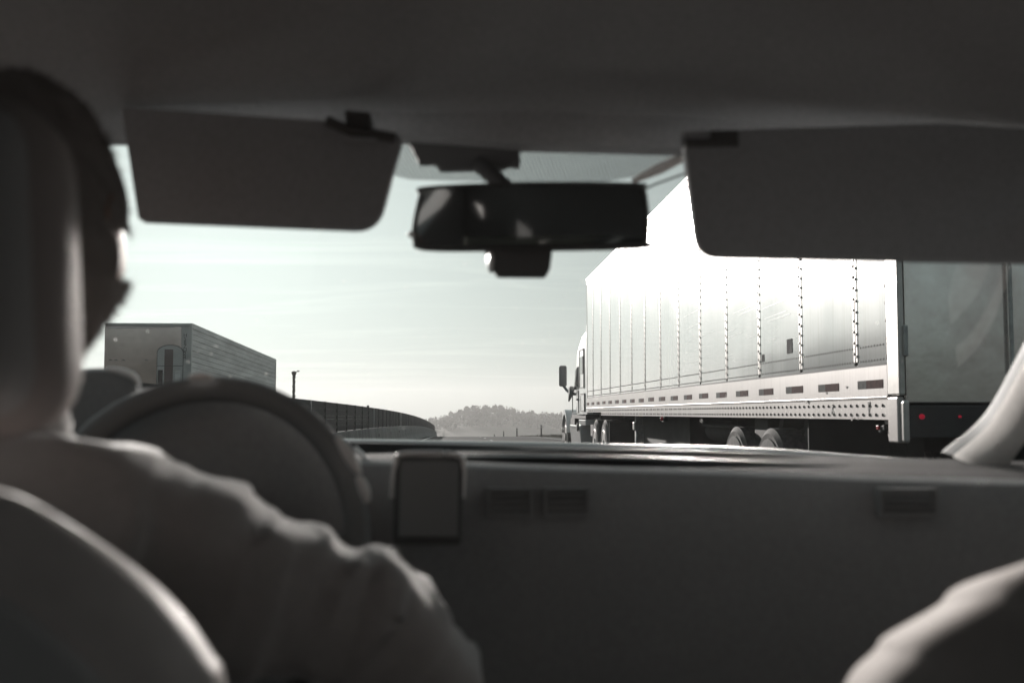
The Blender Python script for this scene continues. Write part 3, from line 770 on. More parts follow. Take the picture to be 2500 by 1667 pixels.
# ------------------------------------------------------------------ tractor unit
tk = thing('truck_tractor', (4.2, 27, 0), 'white tractor cab with black mirrors pulling the riveted trailer', 'truck')
CX0, CX1 = 2.93, 5.47
def cab_ring(y, z0, z1, inset, rr=0.25, top_in=0.0):
    x0, x1 = CX0 + inset, CX1 - inset; pts = []
    pts += [Vector((x0, y, z0))]
    for k in range(5):
        a = R(180 - 22.5 * k); pts.append(Vector((x0 + rr + top_in + (rr + top_in) * math.cos(a), y, z1 - rr + rr * math.sin(a))))
    for k in range(5):
        a = R(90 - 22.5 * k); pts.append(Vector((x1 - rr - top_in + (rr + top_in) * math.cos(a), y, z1 - rr + rr * math.sin(a))))
    pts += [Vector((x1, y, z0))]
    return pts
mb = MB().loft([cab_ring(23.75, 1.12, 3.22, 0.03, .35), cab_ring(24.6, 1.12, 3.18, 0.0, .42), cab_ring(25.6, 1.12, 2.95, 0.02, .42), cab_ring(26.3, 1.12, 2.62, 0.07, .35), cab_ring(26.9, 1.12, 1.95, 0.16, .15), cab_ring(27.0, 1.12, 1.72, 0.2, .12)])
mb.build('cab_shell', M['cab_white'], tk, smooth=40)
mb = MB().loft([cab_ring(27.005, 1.05, 1.70, 0.35, .15), cab_ring(28.2, 1.05, 1.60, 0.40, .2), cab_ring(29.1, 0.95, 1.45, 0.5, .22), cab_ring(29.35, 0.9, 1.3, .6, .2)])
mb.build('hood', M['cab_white'], tk, smooth=40)
for x0, x1 in ((CX0 - 0.02, CX0 + 0.42), (CX1 - 0.42, CX1 + 0.02)):   # front fenders
    pts = [Vector((x0, 28.3 + 0.72 * math.cos(R(a)), 0.52 + 0.72 * math.sin(R(a)))) for a in range(10, 171, 16)]
    pts2 = [Vector((x0, 28.3 + 0.60 * math.cos(R(a)), 0.52 + 0.60 * math.sin(R(a)))) for a in range(170, 9, -16)]
    MB().prism(pts + pts2, (x1 - x0, 0, 0)).build('fender', M['cab_white'], tk, smooth=30)
# panels and joints on the near side of the cab
xs0 = CX0 - 0.004
def outline_frame(y0, y1, z0, z1, w, name, m, x=xs0, parent=tk):
    mb = MB()
    mb.box((x, y0, z0), (x + 0.02, y0 + w, z1)); mb.box((x, y1 - w, z0), (x + 0.02, y1, z1))
    mb.box((x, y0 + w, z0), (x + 0.02, y1 - w, z0 + w)); mb.box((x, y0 + w, z1 - w), (x + 0.02, y1 - w, z1))
    return mb.build(name, m, parent)
outline_frame(24.15, 25.0, 1.72, 2.62, 0.025, 'sleeper_panel_joint', M['seam'])
outline_frame(24.05, 24.75, 1.18, 1.60, 0.03, 'locker_joint', M['seam'])
MB().box((xs0 - 0.002, 24.28, 2.05), (xs0 + 0.02, 24.85, 2.45)).build('sleeper_window', M['dark_glass'], tk)
MB().hexa([(xs0, 25.25, 1.72), (xs0 + .06, 25.25, 1.72), (xs0 + .09, 26.35, 1.72), (xs0 + 0.03, 26.35, 1.72), (xs0, 25.25, 2.25), (xs0 + .06, 25.25, 2.25), (xs0 + .09, 26.1, 2.2), (xs0 + 0.03, 26.1, 2.2)]).build('door_window', M['dark_glass'], tk)
outline_frame(25.18, 26.5, 1.15, 1.68, 0.02, 'door_joint', M['seam'])
MB().box((xs0 - 0.03, 25.25, 1.45), (xs0 + 0.02, 25.42, 1.49)).build('door_handle', M['chassis'], tk)
MB().box((CX0 + 0.3, 23.5, 0.95), (CX1 - 0.3, 23.745, 2.9)).build('cab_back_fairing', M['chassis'], tk)
MB().box((CX0 + 0.01, 23.45, 1.3), (CX0 + 0.03, 23.74, 3.1)).build('side_extender', M['cab_white'], tk)
# steps, tank, frame
MB().box((CX0 + 0.04, 24.1, 1.02), (CX1 - 0.1, 27.0, 1.118)).build('lower_sill', M['chassis'], tk)
MB().hexa([(CX0 + 0.03, 24.9, 0.28), (CX0 + 0.7, 24.9, 0.28), (CX0 + 0.7, 26.9, 0.28), (CX0 + 0.03, 26.9, 0.28), (CX0 - 0.02, 24.75, 0.86), (CX0 + 0.7, 24.75, 0.86), (CX0 + 0.7, 26.95, 0.86), (CX0 - 0.02, 26.95, 0.86)]).build('tank_fairing', M['cab_white'], tk, bevel=0.03)
MB().box((CX0 + 0.0, 26.0, 0.862), (CX0 + 0.6, 26.9, 1.02)).build('step_recess', M['chassis'], tk)
MB().box((CX0 + 0.02, 24.0, 0.862), (CX0 + 0.6, 25.3, 1.0)).build('step_panel', M['cab_white'], tk, bevel=0.02)
MB().lathe([(0, 0.10), (-0.03, 0.10), (-0.04, 0.06)], 'X', 18, c=(CX0 - 0.02, 25.05, 0.82)).build('tank_cap', M['chassis'], tk)
MB().box((CX0 + 0.05, 29.0, 0.35), (CX1 - 0.05, 29.5, 0.85)).build('bumper', M['chassis'], tk, bevel=0.05)
for x in (3.75, 4.55): MB().box((x, 19.9, 0.70), (x + 0.1, 28.9, 0.98)).build('frame_rail', M['chassis'], tk)
MB().box((3.6, 20.6, 0.982), (4.8, 22.6, 1.16)).build('fifth_wheel', M['chassis'], tk)
for y in (21.0, 22.35):
    for x in (CX0 + 0.15, CX0 + 0.46): wheel(tk, x, y, 0.51)
    for x in (CX1 - 0.46, CX1 - 0.15): wheel(tk, x, y, 0.51)
    MB().tube([(CX0 + 0.3, y, 0.51), (CX1 - 0.3, y, 0.51)], 0.11, 10).build('drive_axle', M['chassis'], tk)
for x in (CX0 + 0.16, CX1 - 0.16): wheel(tk, x, 28.3, 0.52)
MB().tube([(CX0 + 0.3, 28.3, 0.5), (CX1 - 0.3, 28.3, 0.5)], 0.06, 8).build('front_axle', M['chassis'], tk)
for x in (CX0 + 0.02, CX1 - 0.66):
    MB().box((x, 20.28, 0.22), (x + 0.64, 20.30, 0.98)).build('mud_flap', M['chassis'], tk)
MB().box((CX0 + 0.06, 22.98, 0.65), (CX0 + 0.5, 23.4, 0.9)).build('battery_box', M['chassis'], tk)
# mirror: tall black head on a bent arm
pm = at(1376, 918, 27.4)
MB().box((pm.x - 0.12, 27.33, pm.z - 0.27), (pm.x + 0.08, 27.47, pm.z + 0.27)).build('wing_mirror', M['black_plastic'], tk, bevel=0.05)
MB().tube([at(1376, 942, 27.4), at(1384, 953, 27.2), at(1394, 960, 27.0), at(1404, 962, 26.6)], 0.035, 8).build('mirror_arm', M['black_plastic'], tk, smooth=60)
MB().hexa([at(1389, 944, 26.9), at(1402, 944, 26.5), at(1409, 946, 26.4), at(1395, 946, 26.9), at(1390, 943, 26.9) + Vector((0, 0, .0)), at(1404, 943, 26.5), at(1410, 964, 26.4), at(1398, 962, 26.9)]).build('mirror_bracket', M['black_plastic'], tk) if False else \
    MB().box((at(1389, 950, 26.6).x, 26.45, at(1389, 966, 26.6).z), (CX0 + 0.05, 26.75, at(1389, 943, 26.6).z)).build('mirror_bracket', M['black_plastic'], tk, bevel=0.04)
MB().tube([(CX0 - 0.02, 26.6, at(1400, 962, 26.6).z), (CX0 - 0.03, 27.0, at(1404, 978, 26.6).z)], [0.06, 0.02], 8).build('mirror_brace', M['black_plastic'], tk)

# ------------------------------------------------------------------ slatted trailer on the far carriageway
LY0, LY1 = 32.8, 48.2
c0 = at(468, 789, LY0)                       # near top corner
LX1 = c0.x; LX0 = LX1 - 2.6
LT = c0.z
def dip(y): return -(y - LY0) * 0.0215
lt = thing('slatted_trailer', ((LX0 + LX1) / 2, 40, opp(40)), 'grey slatted box trailer behind the median, with a glossy brown end facing the car', 'trailer')
LB = LT - 2.85
def sheared(lo, hi, name, m, parent, **kw):
    (x0, y0, z0), (x1, y1, z1) = lo, hi
    return MB().hexa([(x0, y0, z0 + dip(y0)), (x1, y0, z0 + dip(y0)), (x1, y1, z0 + dip(y1)), (x0, y1, z0 + dip(y1)),
                      (x0, y0, z1 + dip(y0)), (x1, y0, z1 + dip(y0)), (x1, y1, z1 + dip(y1)), (x0, y1, z1 + dip(y1))]).build(name, m, parent, **kw)
ns = 16; hs = (LT - 0.16 - LB) / ns
for k in range(ns):
    z0 = LB + k * hs
    sheared((LX1 - 0.03, LY0 + 0.10, z0 + 0.012), (LX1 - 0.006 * (k % 2), LY1 - 0.06, z0 + hs - 0.002), 'slat', M['left_slat'], lt)
sheared((LX1 - 0.08, LY0 + 0.10, LB), (LX1 - 0.031, LY1 - 0.06, LT - 0.16), 'slat_backing', M['seam'], lt)
sheared((LX1 - 0.06, LY0 + 0.02, LT - 0.158), (LX1 + 0.015, LY1, LT), 'top_rail', M['left_slat'], lt)
sheared((LX1 - 0.05, LY1 - 0.058, LB - 0.1), (LX1 + 0.012, LY1, LT - 0.16), 'corner_post', M['left_panel'], lt)
sheared((LX1 - 0.08, LY0 + 0.0, LB - 0.1), (LX1 + 0.012, LY0 + 0.098, LT - 0.16), 'corner_post', M['left_panel'], lt)
sheared((LX0, LY0 + 0.1, LT - 0.05), (LX1 - 0.061, LY1, LT - 0.002), 'roof', M['left_panel'], lt)
sheared((LX0, LY0 + 0.1, LB), (LX0 + 0.04, LY1, LT - 0.051), 'far_side', M['left_slat'], lt)
sheared((LX0 + 0.04, LY1 - 0.05, LB), (LX1 - 0.09, LY1, LT - 0.051), 'front_wall', M['left_panel'], lt)
sheared((LX0, LY0 + 0.1, LB - 0.14), (LX1 - 0.02, LY1, LB - 0.002), 'bed_frame', M['chassis'], lt)
# end wall: glossy face with a rounded top edge
fy = LY0 + 0.02
MB().box((LX0, fy, LB), (LX1 - 0.30, fy + 0.06, LT - 0.10)).build('end_wall', M['left_face'], lt, bevel=0.02)
MB().box((LX1 - 0.298, fy, LB), (LX1 - 0.082, fy + 0.07, LT - 0.10)).build('corner_panel', M['left_panel'], lt)
MB().box((LX0, fy - 0.02, LT - 0.098), (LX1 - 0.02, fy + 0.08, LT)).build('end_header', M['left_panel'], lt, bevel=0.03)
MB().tube([(LX0 + 0.1, fy - 0.02, LT - 0.16), (LX1 - 0.5, fy - 0.02, LT - 0.115)], 0.012, 8).build('header_trim', M['chrome'], lt)
dx0, dx1 = at(385, 850, fy).x, at(447, 850, fy).x
dzt, dzb = at(400, 843, fy).z, LB
arch = [Vector((dx0, fy - 0.012, dzb))] + [Vector(((dx0 + dx1) / 2 - (dx1 - dx0) / 2 * math.cos(R(a)), fy - 0.012, dzt - 0.22 + 0.22 * math.sin(R(a)))) for a in range(0, 181, 18)] + [Vector((dx1, fy - 0.012, dzb))]
dr = MB().prism(arch, (0, 0.011, 0)).build('reflected_cab', M['left_panel'], lt, bevel=0.01)  # door-shaped panel standing in for a truck cab reflected in the face
arch2 = [Vector(((dx0 + dx1) / 2 + (p.x - (dx0 + dx1) / 2) * 1.05, fy - 0.004, dzb + (p.z - dzb) * 1.012)) for p in arch]
MB().prism(arch2, (0, 0.003, 0)).build('door_joint', M['seam'], lt)  # dark outline of the painted cab reflection
MB().box((dx0 + (dx1 - dx0) * 0.28, fy - 0.018, dzb), (dx0 + (dx1 - dx0) * 0.62, fy - 0.0125, dzt - 0.12)).build('reflected_cab_stripe', M['left_stripe'], dr)
zj = at(400, 893, fy).z
MB().box((dx0, fy - 0.019, zj - 0.008), (dx1, fy - 0.0185, zj + 0.008)).build('reflected_cab_joint', M['seam'], dr)
MB().box((dx0 + 0.03, fy - 0.02, dzb + 0.02), (dx0 + 0.17, fy - 0.0125, at(400, 903, fy).z)).build('door_window', M['dark_glass'], dr, bevel=0.003)  # dark pane of the painted cab reflection
MB().box((dx1 - 0.22, fy - 0.02, dzb + 0.02), (dx1 - 0.06, fy - 0.0125, at(400, 905, fy).z)).build('door_window', M['left_slat'], dr, bevel=0.003)  # pale pane of the painted cab reflection
for px in (270, 283, 301, 357):
    c = at(px, 879, fy)
    MB().box((c.x - 0.05, fy - 0.012, c.z - 0.012), (c.x + 0.05, fy - 0.001, c.z + 0.012)).build('marker_strip', M['tape_silver'], lt)
fc = bpy.data.curves.new('unit_number', 'FONT'); fc.body = '\n'.join('HSBZU24'); fc.size = 0.155; fc.space_line = 0.72; fc.align_x = 'CENTER'; fc.extrude = 0.002
fo = bpy.data.objects.new('tmp', fc); col.objects.link(fo)
me = bpy.data.meshes.new_from_object(fo.evaluated_get(bpy.context.evaluated_depsgraph_get()))
bpy.data.objects.remove(fo)
me.materials.clear(); me.materials.append(M['seam'])
me.transform(Matrix.Translation((LX1 - 0.19, fy - 0.003, LT - 0.42)) @ Matrix.Rotation(R(90), 4, 'X'))
link('unit_number', me, lt)
gl = opp(40)
for y in (34.6, 35.9, 46.0, 47.2):
    for x in (LX0 + 0.16, LX0 + 0.46): wheel(lt, x, y, opp(y) + 0.03 + 0.51)
    for x in (LX1 - 0.46, LX1 - 0.16): wheel(lt, x, y, opp(y) + 0.03 + 0.51)
    MB().tube([(LX0 + 0.3, y, opp(y) + 0.54), (LX1 - 0.3, y, opp(y) + 0.54)], 0.08, 8).build('axle', M['chassis'], lt)

# ================================================================== the car the camera rides in
car = thing('car', (0.08, 0.3, 0.0), 'dark cabin of the car around the camera, with windshield, visors, seats and dashboard', 'car')
CL, CR = -0.66, 0.82             # inner faces of the doors
# headliner with a gentle crown, running to the windshield header
def head_z(x, y): 
    u = (x - 0.08) / 0.74
    return 1.575 - 0.055 * u * u - max(0, y - 0.9) ** 2 * 0.22
hl = MB(); rows = []
for y in [-1.25, -0.8, -0.3, 0.2, 0.6, 0.9, 1.1, 1.25, 1.36]:
    low = [Vector((x, y, head_z(x, y))) for x in [CL - 0.02, -0.5, -0.3, -0.1, 0.1, 0.3, 0.5, 0.7, CR + 0.02]]
    rows.append(low + [p + Vector((0, 0, 0.05)) for p in reversed(low)])
hl.loft(rows).build('headliner', M['headliner'], car, smooth=40)
# header rail above the windshield, its lower edge following the photograph
hd_px = [(-500, 350), (0, 352), (300, 356), (700, 356), (985, 352), (1270, 371), (1664, 381), (2100, 395), (2900, 420)]
rows = []
for px, py in hd_px:
    a = at(px, py, 1.40); b = at(px, py - 22, 1.355); zt = 1.62
    rows.append([a, b, Vector((b.x, 1.33, max(b.z + 0.01, head_z(b.x, 1.33) + 0.004))), Vector((b.x, 1.345, zt)), Vector((a.x, 1.44, zt)), Vector((a.x, 1.43, a.z + 0.012))])
MB().loft(rows).build('windshield_header', M['headliner'], car, smooth=50)
# windshield
def ws_point(u, v):
    px = -560 + u * 3560
    top_ = at(px, lerp_table(hd_px, px) - 6, 1.425)
    X = -0.74 + u * 1.64
    bot = Vector((X, 2.12 - 0.26 * abs(2 * u - 1) ** 2.4, 0.98))
    top2 = Vector((X * 0.93, 1.425 - 0.13 * abs(2 * u - 1) ** 2.4, top_.z))
    p = top2.lerp(bot, v); p.z += 0.03 * math.sin(v * math.pi); return p
wsm = MB(); NU, NV = 24, 10
wsm.add([ws_point(i / NU, j / NV) for j in range(NV + 1) for i in range(NU + 1)],
        [(j * (NU + 1) + i, j * (NU + 1) + i + 1, (j + 1) * (NU + 1) + i + 1, (j + 1) * (NU + 1) + i) for j in range(NV) for i in range(NU)])
wso = wsm.build('windshield', M['windshield'], car, smooth=180)
# dotted frit band along the top of the glass, rounded at its lower corners
frm = MB(); fb = [(-560, 440), (300, 445), (700, 440), (930, 405), (960, 428), (1000, 439), (1100, 442), (1300, 446), (1480, 444), (1560, 430), (1620, 403), (1664, 383), (1700, 376)]
NB = 60; vs_ = []; uvs = []
for i in range(NB + 1):
    px = 900 + (1690 - 900) * i / NB
    yt = lerp_table(hd_px, px) - 14; yb = max(lerp_table(fb, px), yt + 4)
    for j in range(4):
        py = yt + (yb - yt) * j / 3
        # slide along the ray to just inside the glass plane
        v = (py - 360) / 620.0
        Yg = 1.415 + 0.66 * v * 0.9
        vs_.append(at(px, py, Yg)); uvs.append((px / 2600 * Yg, -py / 2600 * Yg))
frm.add(vs_, [(i * 4 + j, (i + 1) * 4 + j, (i + 1) * 4 + j + 1, i * 4 + j + 1) for i in range(NB) for j in range(3)])
fo = frm.build('frit_band', M['frit'], wso, smooth=180)
ul = fo.data.uv_layers.new(name='UVMap')
for lp in fo.data.loops: ul.data[lp.index].uv = uvs[lp.vertex_index]
# moulding line at the upper right of the windshield
MB().tube([at(1540, 478, 1.50), at(1600, 450, 1.47), at(1672, 424, 1.45), at(1800, 380, 1.42)], 0.0016, 8).build('glass_moulding', M['overhead_plastic'], wso)
MB().tube([at(1545, 442, 1.47), at(1610, 412, 1.45), at(1664, 386, 1.43)], [0.004, 0.008, 0.007], 8).build('pale_strip', M['trim_light'], wso, smooth=60)  # pale tapered strip at the upper right of the glass

# dust and water specks on the inside of the glass
sp = MB(); rnd = random.Random(21)
for _ in range(60):
    px, py = rnd.choice([(rnd.uniform(250, 700), rnd.uniform(770, 1000)), (rnd.uniform(700, 1400), rnd.uniform(600, 1050)), (rnd.uniform(1400, 2200), rnd.uniform(650, 1050))])
    Yg = 1.42 + 0.66 * (py - 360) / 620 * 0.9 - 0.02
    c = at(px, py, Yg); r = rnd.uniform(0.0006, 0.0016)
    d = (EYE - c).normalized(); u = d.orthogonal().normalized(); w = d.cross(u)
    sp.add([c + (u * math.cos(k * 1.047) + w * math.sin(k * 1.047)) * r for k in range(6)] + [c + d * r * 0.5], [(k, (k + 1) % 6, 6) for k in range(6)])
dm = bpy.data.materials.new('dust_speck'); dm.use_nodes = True
_nt = dm.node_tree; _nt.nodes.clear(); _o = _nt.nodes.new('ShaderNodeOutputMaterial'); _t = _nt.nodes.new('ShaderNodeBsdfTranslucent'); _t.inputs[0].default_value = (.95, .93, .9, 1)
_nt.links.new(_t.outputs[0], _o.inputs[0])
so = sp.build('dust_specks', dm, wso); so['kind'] = 'stuff'

# sun visors
def slab(px_outline, Ytop, Ybot, thick, name, m, parent, bevel):
    ys_ = [p[1] for p in px_outline]; a, b = min(ys_), max(ys_)
    pts = [at(px, py, Ytop + (Ybot - Ytop) * (py - a) / (b - a)) for px, py in px_outline]
    return MB().prism(pts, (0, thick, 0)).build(name, m, parent, bevel=bevel, smooth=35)
def rnd_outline(corners, rad):
    out = []; n = len(corners)
    for i in range(n):
        p = Vector(corners[i]); a = Vector(corners[i - 1]); b = Vector(corners[(i + 1) % n]); r = rad[i]
        da = (a - p).normalized() * r; db = (b - p).normalized() * r
        for k in range(7):
            t = k / 6; out.append(tuple((p + da) * (1 - t) ** 2 + p * 2 * t * (1 - t) + (p + db) * t * t))
    return out
vl = slab(rnd_outline([(296, 262), (860, 300), (985, 330), (972, 372), (922, 561), (338, 537)], [12, 20, 25, 30, 62, 8]), 1.26, 1.22, 0.022, 'sun_visor', M['visor'], car, 0.007)
MB().tube([at(800, 296, 1.245), at(860, 322, 1.235), at(965, 338, 1.24)], 0.006, 8).build('pivot_rod', M['overhead_plastic'], vl)
slab(rnd_outline([(840, 268), (905, 274), (900, 318), (846, 314)], [8, 8, 8, 8]), 1.25, 1.24, 0.05, 'visor_clip', M['overhead_plastic'], vl, 0.004)
slab(rnd_outline([(838, 332), (920, 338), (919, 343), (837, 338)], [2, 2, 2, 2]), 1.225, 1.225, 0.008, 'visor_trim', M['visor'], vl, 0.001)
vr = slab(rnd_outline([(1668, 320), (2300, 300), (2760, 330), (2770, 645), (1705, 626)], [10, 40, 30, 40, 60]), 1.24, 1.20, 0.022, 'sun_visor', M['visor'], car, 0.007)
MB().tube([at(1672, 352, 1.235), at(1800, 350, 1.235)], 0.006, 8).build('pivot_rod', M['overhead_plastic'], vr)
slab(rnd_outline([(1735, 318), (1805, 318), (1800, 356), (1742, 352)], [8, 8, 8, 8]), 1.235, 1.225, 0.05, 'visor_clip', M['overhead_plastic'], vr, 0.004)

# ragged plastic cover of the mirror mount
cov = [(985, 325), (1007, 362), (1022, 394), (1059, 393), (1076, 410), (1147, 409), (1205, 405), (1209, 397), (1222, 408), (1250, 399), (1271, 403), (1268, 372), (1290, 330)]
slab(cov, 1.385, 1.40, 0.03, 'mount_cover', M['overhead_plastic'], car, 0.003)
# rear view mirror
MY = 1.33
mo = [(1035, 449), (1261, 445), (1547, 454), (1569, 468), (1578, 510), (1581, 551), (1579, 594), (1558, 609), (1189, 607), (1026, 601), (1005, 580), (1003, 551), (1010, 510), (1021, 468)]
mo3 = catmull([at(x, y, MY) for x, y in mo], 4, True)
cen = sum(mo3, Vector()) / len(mo3)
MTX, MTZ = 0.13, 0.12         # turned to the driver and tipped down
NRM = Vector((-MTX, -1, -MTZ)).normalized()
def mloop(scale, back):
    return [cen + Vector(((p.x - cen.x) * scale[0], 0, (p.z - cen.z) * scale[1])) + Vector((0, back - (p.x - cen.x) * scale[0] * MTX - (p.z - cen.z) * scale[1] * MTZ, 0)) for p in mo3]
rings = [mloop((0.955, 0.86), 0.001), mloop((0.975, 0.925), -0.004), mloop((0.995, 0.985), 0.000), mloop((1, 1), 0.008), mloop((0.98, 0.95), 0.030), mloop((0.80, 0.70), 0.048)]
rm_ = MB().loft(rings).build('rear_view_mirror', M['overhead_plastic'], car, smooth=50)
gl_ = mloop((0.954, 0.858), -0.0005)
MB().prism(gl_, (0, -0.001, 0)).build('mirror_glass', M['mirror'], rm_)
MB().tube([cen + Vector((0, 0.03, 0.0)), cen + Vector((-0.02, 0.055, 0.045)), at(1170, 400, 1.405)], [0.014, 0.011, 0.012], 10).build('mirror_stalk', M['overhead_plastic'], rm_, smooth=60)
MB().tube([at(999, 572, 1.325), at(1002, 572, 1.332)], [0.002, 0.004], 8).build('mirror_glint', M['chrome'], rm_, smooth=60)  # tiny chrome bead added as a glint at the mirror's left end
# small camera hanging below the mirror, pale capsule added as its sun glint
dc = [(1180, 600), (1187, 612), (1204, 616), (1206, 655), (1216, 671), (1336, 672), (1344, 655), (1349, 612), (1356, 600)]
dcp = slab(dc, 1.345, 1.345, 0.035, 'dash_camera', M['overhead_plastic'], car, 0.004)
_c = at(1199, 639, 1.37)
MB().loft([[_c + Vector((0.0055 * math.cos(R(q)) * math.cos(R(w)), 0.03 * math.sin(R(q)) * math.cos(R(w)), 0.0145 * math.sin(R(w)))) for q in range(0, 360, 20)] for w in range(-80, 81, 16)]).build('edge_glint', M['satin'], dcp, smooth=180)
MB().lathe([(0, 0.014), (0.012, 0.013), (0.013, 0.004)], 'Y', 16, c=at(1275, 640, 1.38)).build('lens', M['dark_glass'], dcp, smooth=50)

# dashboard: lofted across the car; each line is (pixel height at several pixel columns, distance)
cols = [-700, -200, 300, 860, 1100, 1300, 1500, 1750, 1900, 1980, 2060, 2150, 2300, 2600, 2900]
lip = [(-700, 1058), (-200, 1062), (860, 1079), (1300, 1089), (1750, 1101), (1980, 1110), (2150, 1116), (2900, 1136)]
def dash_row(px):
    b = lerp_table(lip, px)
    t = max(0.0, min(1.0, (px - 900) / 450.0))
    f1, f2, f3, f4 = 28 + (3 - 28) * t, 29 + (17 - 29) * t, 30 + (21 - 30) * t, 40 + (45 - 40) * t
    rows_ = [(1.96, b + 14), (1.90, b + 3), (1.87, b), (1.845, b + 1.0), (1.83, b + f1), (1.80, b + f1 + 0.2), (1.60, b + f2 - 1), (1.585, b + f2), (1.57, b + f3), (1.55, b + f3 + 0.2),
             (1.42, b + f4 - 3), (1.39, b + f4), (1.36, b + f4 + 14), (1.34, b + 110), (1.32, b + 250), (1.33, b + 900)]
    k = 1 - 0.16 * (abs(px - 1150) / 1600.0) ** 2
    pts = []
    for i, (Y, y) in enumerate(rows_):
        Yk = Y * k if Y > 1.3 else Y
        pts.append(at(px, y, Yk))
    p0 = pts[0]; pts = [Vector((p0.x, p0.y + 0.22, 0.93)), Vector((p0.x, p0.y + 0.12, 0.985))] + pts
    pts.append(Vector((pts[-1].x, pts[-1].y + 0.6, 0.45)))
    return pts
_d = MB().loft([dash_row(c) for c in cols], closed=True)
_np = len(dash_row(0))
_d.mi = [1 if (i < _np * (len(cols) - 1) and i % _np >= 13) else 0 for i in range(len(_d.f))]
_d.build('dashboard', [M['dash_matte'], M['dash_face']], car, smooth=28)
dash = [o for o in car.children if o.name.startswith('dashboard')][0]
def face_y(px): return 1.325 * (1 - 0.16 * (abs(px - 1150) / 1600.0) ** 2)
def face_frame(x0, y0, x1, y1, w, name, m):
    mb = MB()
    for (ax, ay, bx, by) in ((x0, y0, x1, y0 + w), (x0, y1 - w, x1, y1), (x0, y0 + w, x0 + w, y1 - w), (x1 - w, y0 + w, x1, y1 - w)):
        pts = [at(ax, ay, face_y(ax)), at(bx, ay, face_y(bx)), at(bx, by, face_y(bx)), at(ax, by, face_y(ax))]
        mb.prism(pts, (0, 0.02, 0))
    return mb.build(name, m, dash)
for x0, x1 in ((1190, 1300), (1330, 1440), (2150, 2290)):
    vf = face_frame(x0, 1192, x1, 1262, 6, 'vent_frame', M['dash_face'])
    for k_ in range(4):
        y_ = 1204 + k_ * 15
        MB().prism([at(x0 + 6, y_, face_y(x0)), at(x1 - 6, y_, face_y(x1)), at(x1 - 6, y_ + 6, face_y(x1)), at(x0 + 6, y_ + 6, face_y(x0))], (0, 0.015, 0)).build('vent_slat', M['dash_face'], vf)
# two glossy ridges added to carry the dash-top light streaks, narrowing to their ends
def ridge(line, Y, th, name):
    pts = catmull([at(x, y, Y) for x, y in line], 6); n_ = len(pts)
    rings = []
    for i, p in enumerate(pts):
        t = i / (n_ - 1); h = th * max(0.04, math.sin(math.pi * t) ** 0.7)
        rings.append([p + Vector((0, math.cos(R(a)) * h * 3.0, math.sin(R(a)) * h)) for a in range(0, 360, 24)])
    MB().loft(rings).build(name, M['dash'], dash, smooth=60)
ridge([(1080, 1100), (1300, 1100), (1500, 1102), (1700, 1106), (1880, 1111), (1990, 1115)], 1.60, 0.0042, 'streak_ridge')
ridge([(1000, 1117), (1250, 1119), (1450, 1123), (1650, 1128), (1850, 1133), (2120, 1140)], 1.45, 0.0068, 'streak_ridge')
# central display with a bright bezel
sc_o = rnd_outline([(966, 1108), (1132, 1112), (1128, 1330), (958, 1330)], [14, 22, 14, 14])
scr = slab(sc_o, 1.30, 1.26, 0.03, 'display', M['overhead_plastic'], dash, 0.003)
bz = [(957, 1215), (962, 1160), (967, 1122), (974, 1111), (1000, 1107), (1060, 1106), (1098, 1108), (1122, 1114), (1131, 1126), (1131, 1170), (1128, 1215)]
MB().tube(catmull([at(x, y, 1.297) for x, y in bz], 4), [0.0034] * 41, 8).build('bezel', M['satin'], dash, smooth=60)
for px, py in ((974, 1113), (1085, 1107), (1128, 1119)):  # chrome beads added as glints along the bezel
    _c = at(px, py, 1.296)
    MB().loft([[_c + Vector((math.cos(R(q)) * math.cos(R(w)), math.sin(R(q)) * math.cos(R(w)), math.sin(R(w)))) * 0.0036 for q in range(0, 360, 30)] for w in range(-80, 81, 20)]).build('bezel_glint', M['chrome'], dash, smooth=180)
slab(rnd_outline([(978, 1124), (1120, 1126), (1117, 1310), (972, 1310)], [6, 6, 6, 6]), 1.294, 1.255, 0.004, 'screen', M['screen'], dash, 0.001)
MB().tube([at(868, 1094, 1.42), at(905, 1132, 1.38), at(943, 1172, 1.36)], [0.003, 0.0035, 0.003], 8).build('trim_strip', M['satin'], dash, smooth=60)
# instrument hood: arch behind the steering wheel
hc = (478, 1333); rad_px = 404
rings = []
for Y, sc_ in ((1.29, 0.96), (1.31, 0.99), (1.36, 1.0), (1.48, 0.985), (1.60, 0.95), (1.74, 0.90)):
    ring = [at(hc[0] + rad_px * sc_ * math.cos(R(a)), hc[1] - rad_px * sc_ * math.sin(R(a)) * (1.0 if Y < 1.5 else 0.98), Y) for a in range(0, 181, 10)]
    ring += [at(hc[0] - rad_px * sc_, 1600, Y), at(hc[0] + rad_px * sc_, 1600, Y)]
    rings.append(ring)
MB().loft(rings).build('instrument_hood', M['hood_cover'], dash, smooth=50)
# low hump at the far left end of the dash
rings = []
for Y, sc_ in ((1.50, 0.86), (1.52, 1.0), (1.60, 1.0), (1.70, 0.9)):
    ring = [at(245 + 102 * sc_ * math.cos(R(a)), 952 - 54 * sc_ * math.sin(R(a)) ** 0.7, Y) for a in range(0, 181, 15)]
    ring += [at(120, 1200, Y), at(370, 1200, Y)]
    rings.append(ring)
MB().loft(rings).build('side_vent_hump', M['dash_face'], dash, smooth=50)
MB().tube(catmull([at(x, y, 1.497) for x, y in ((262, 901), (290, 905), (318, 914), (333, 926), (340, 940))], 4), [0.003 + 0.0022 * math.sin(math.pi * i / 16) for i in range(17)], 8).build('hump_lit_edge', M['satin'], dash, smooth=60)  # pale tube added as the sunlit edge of the hump
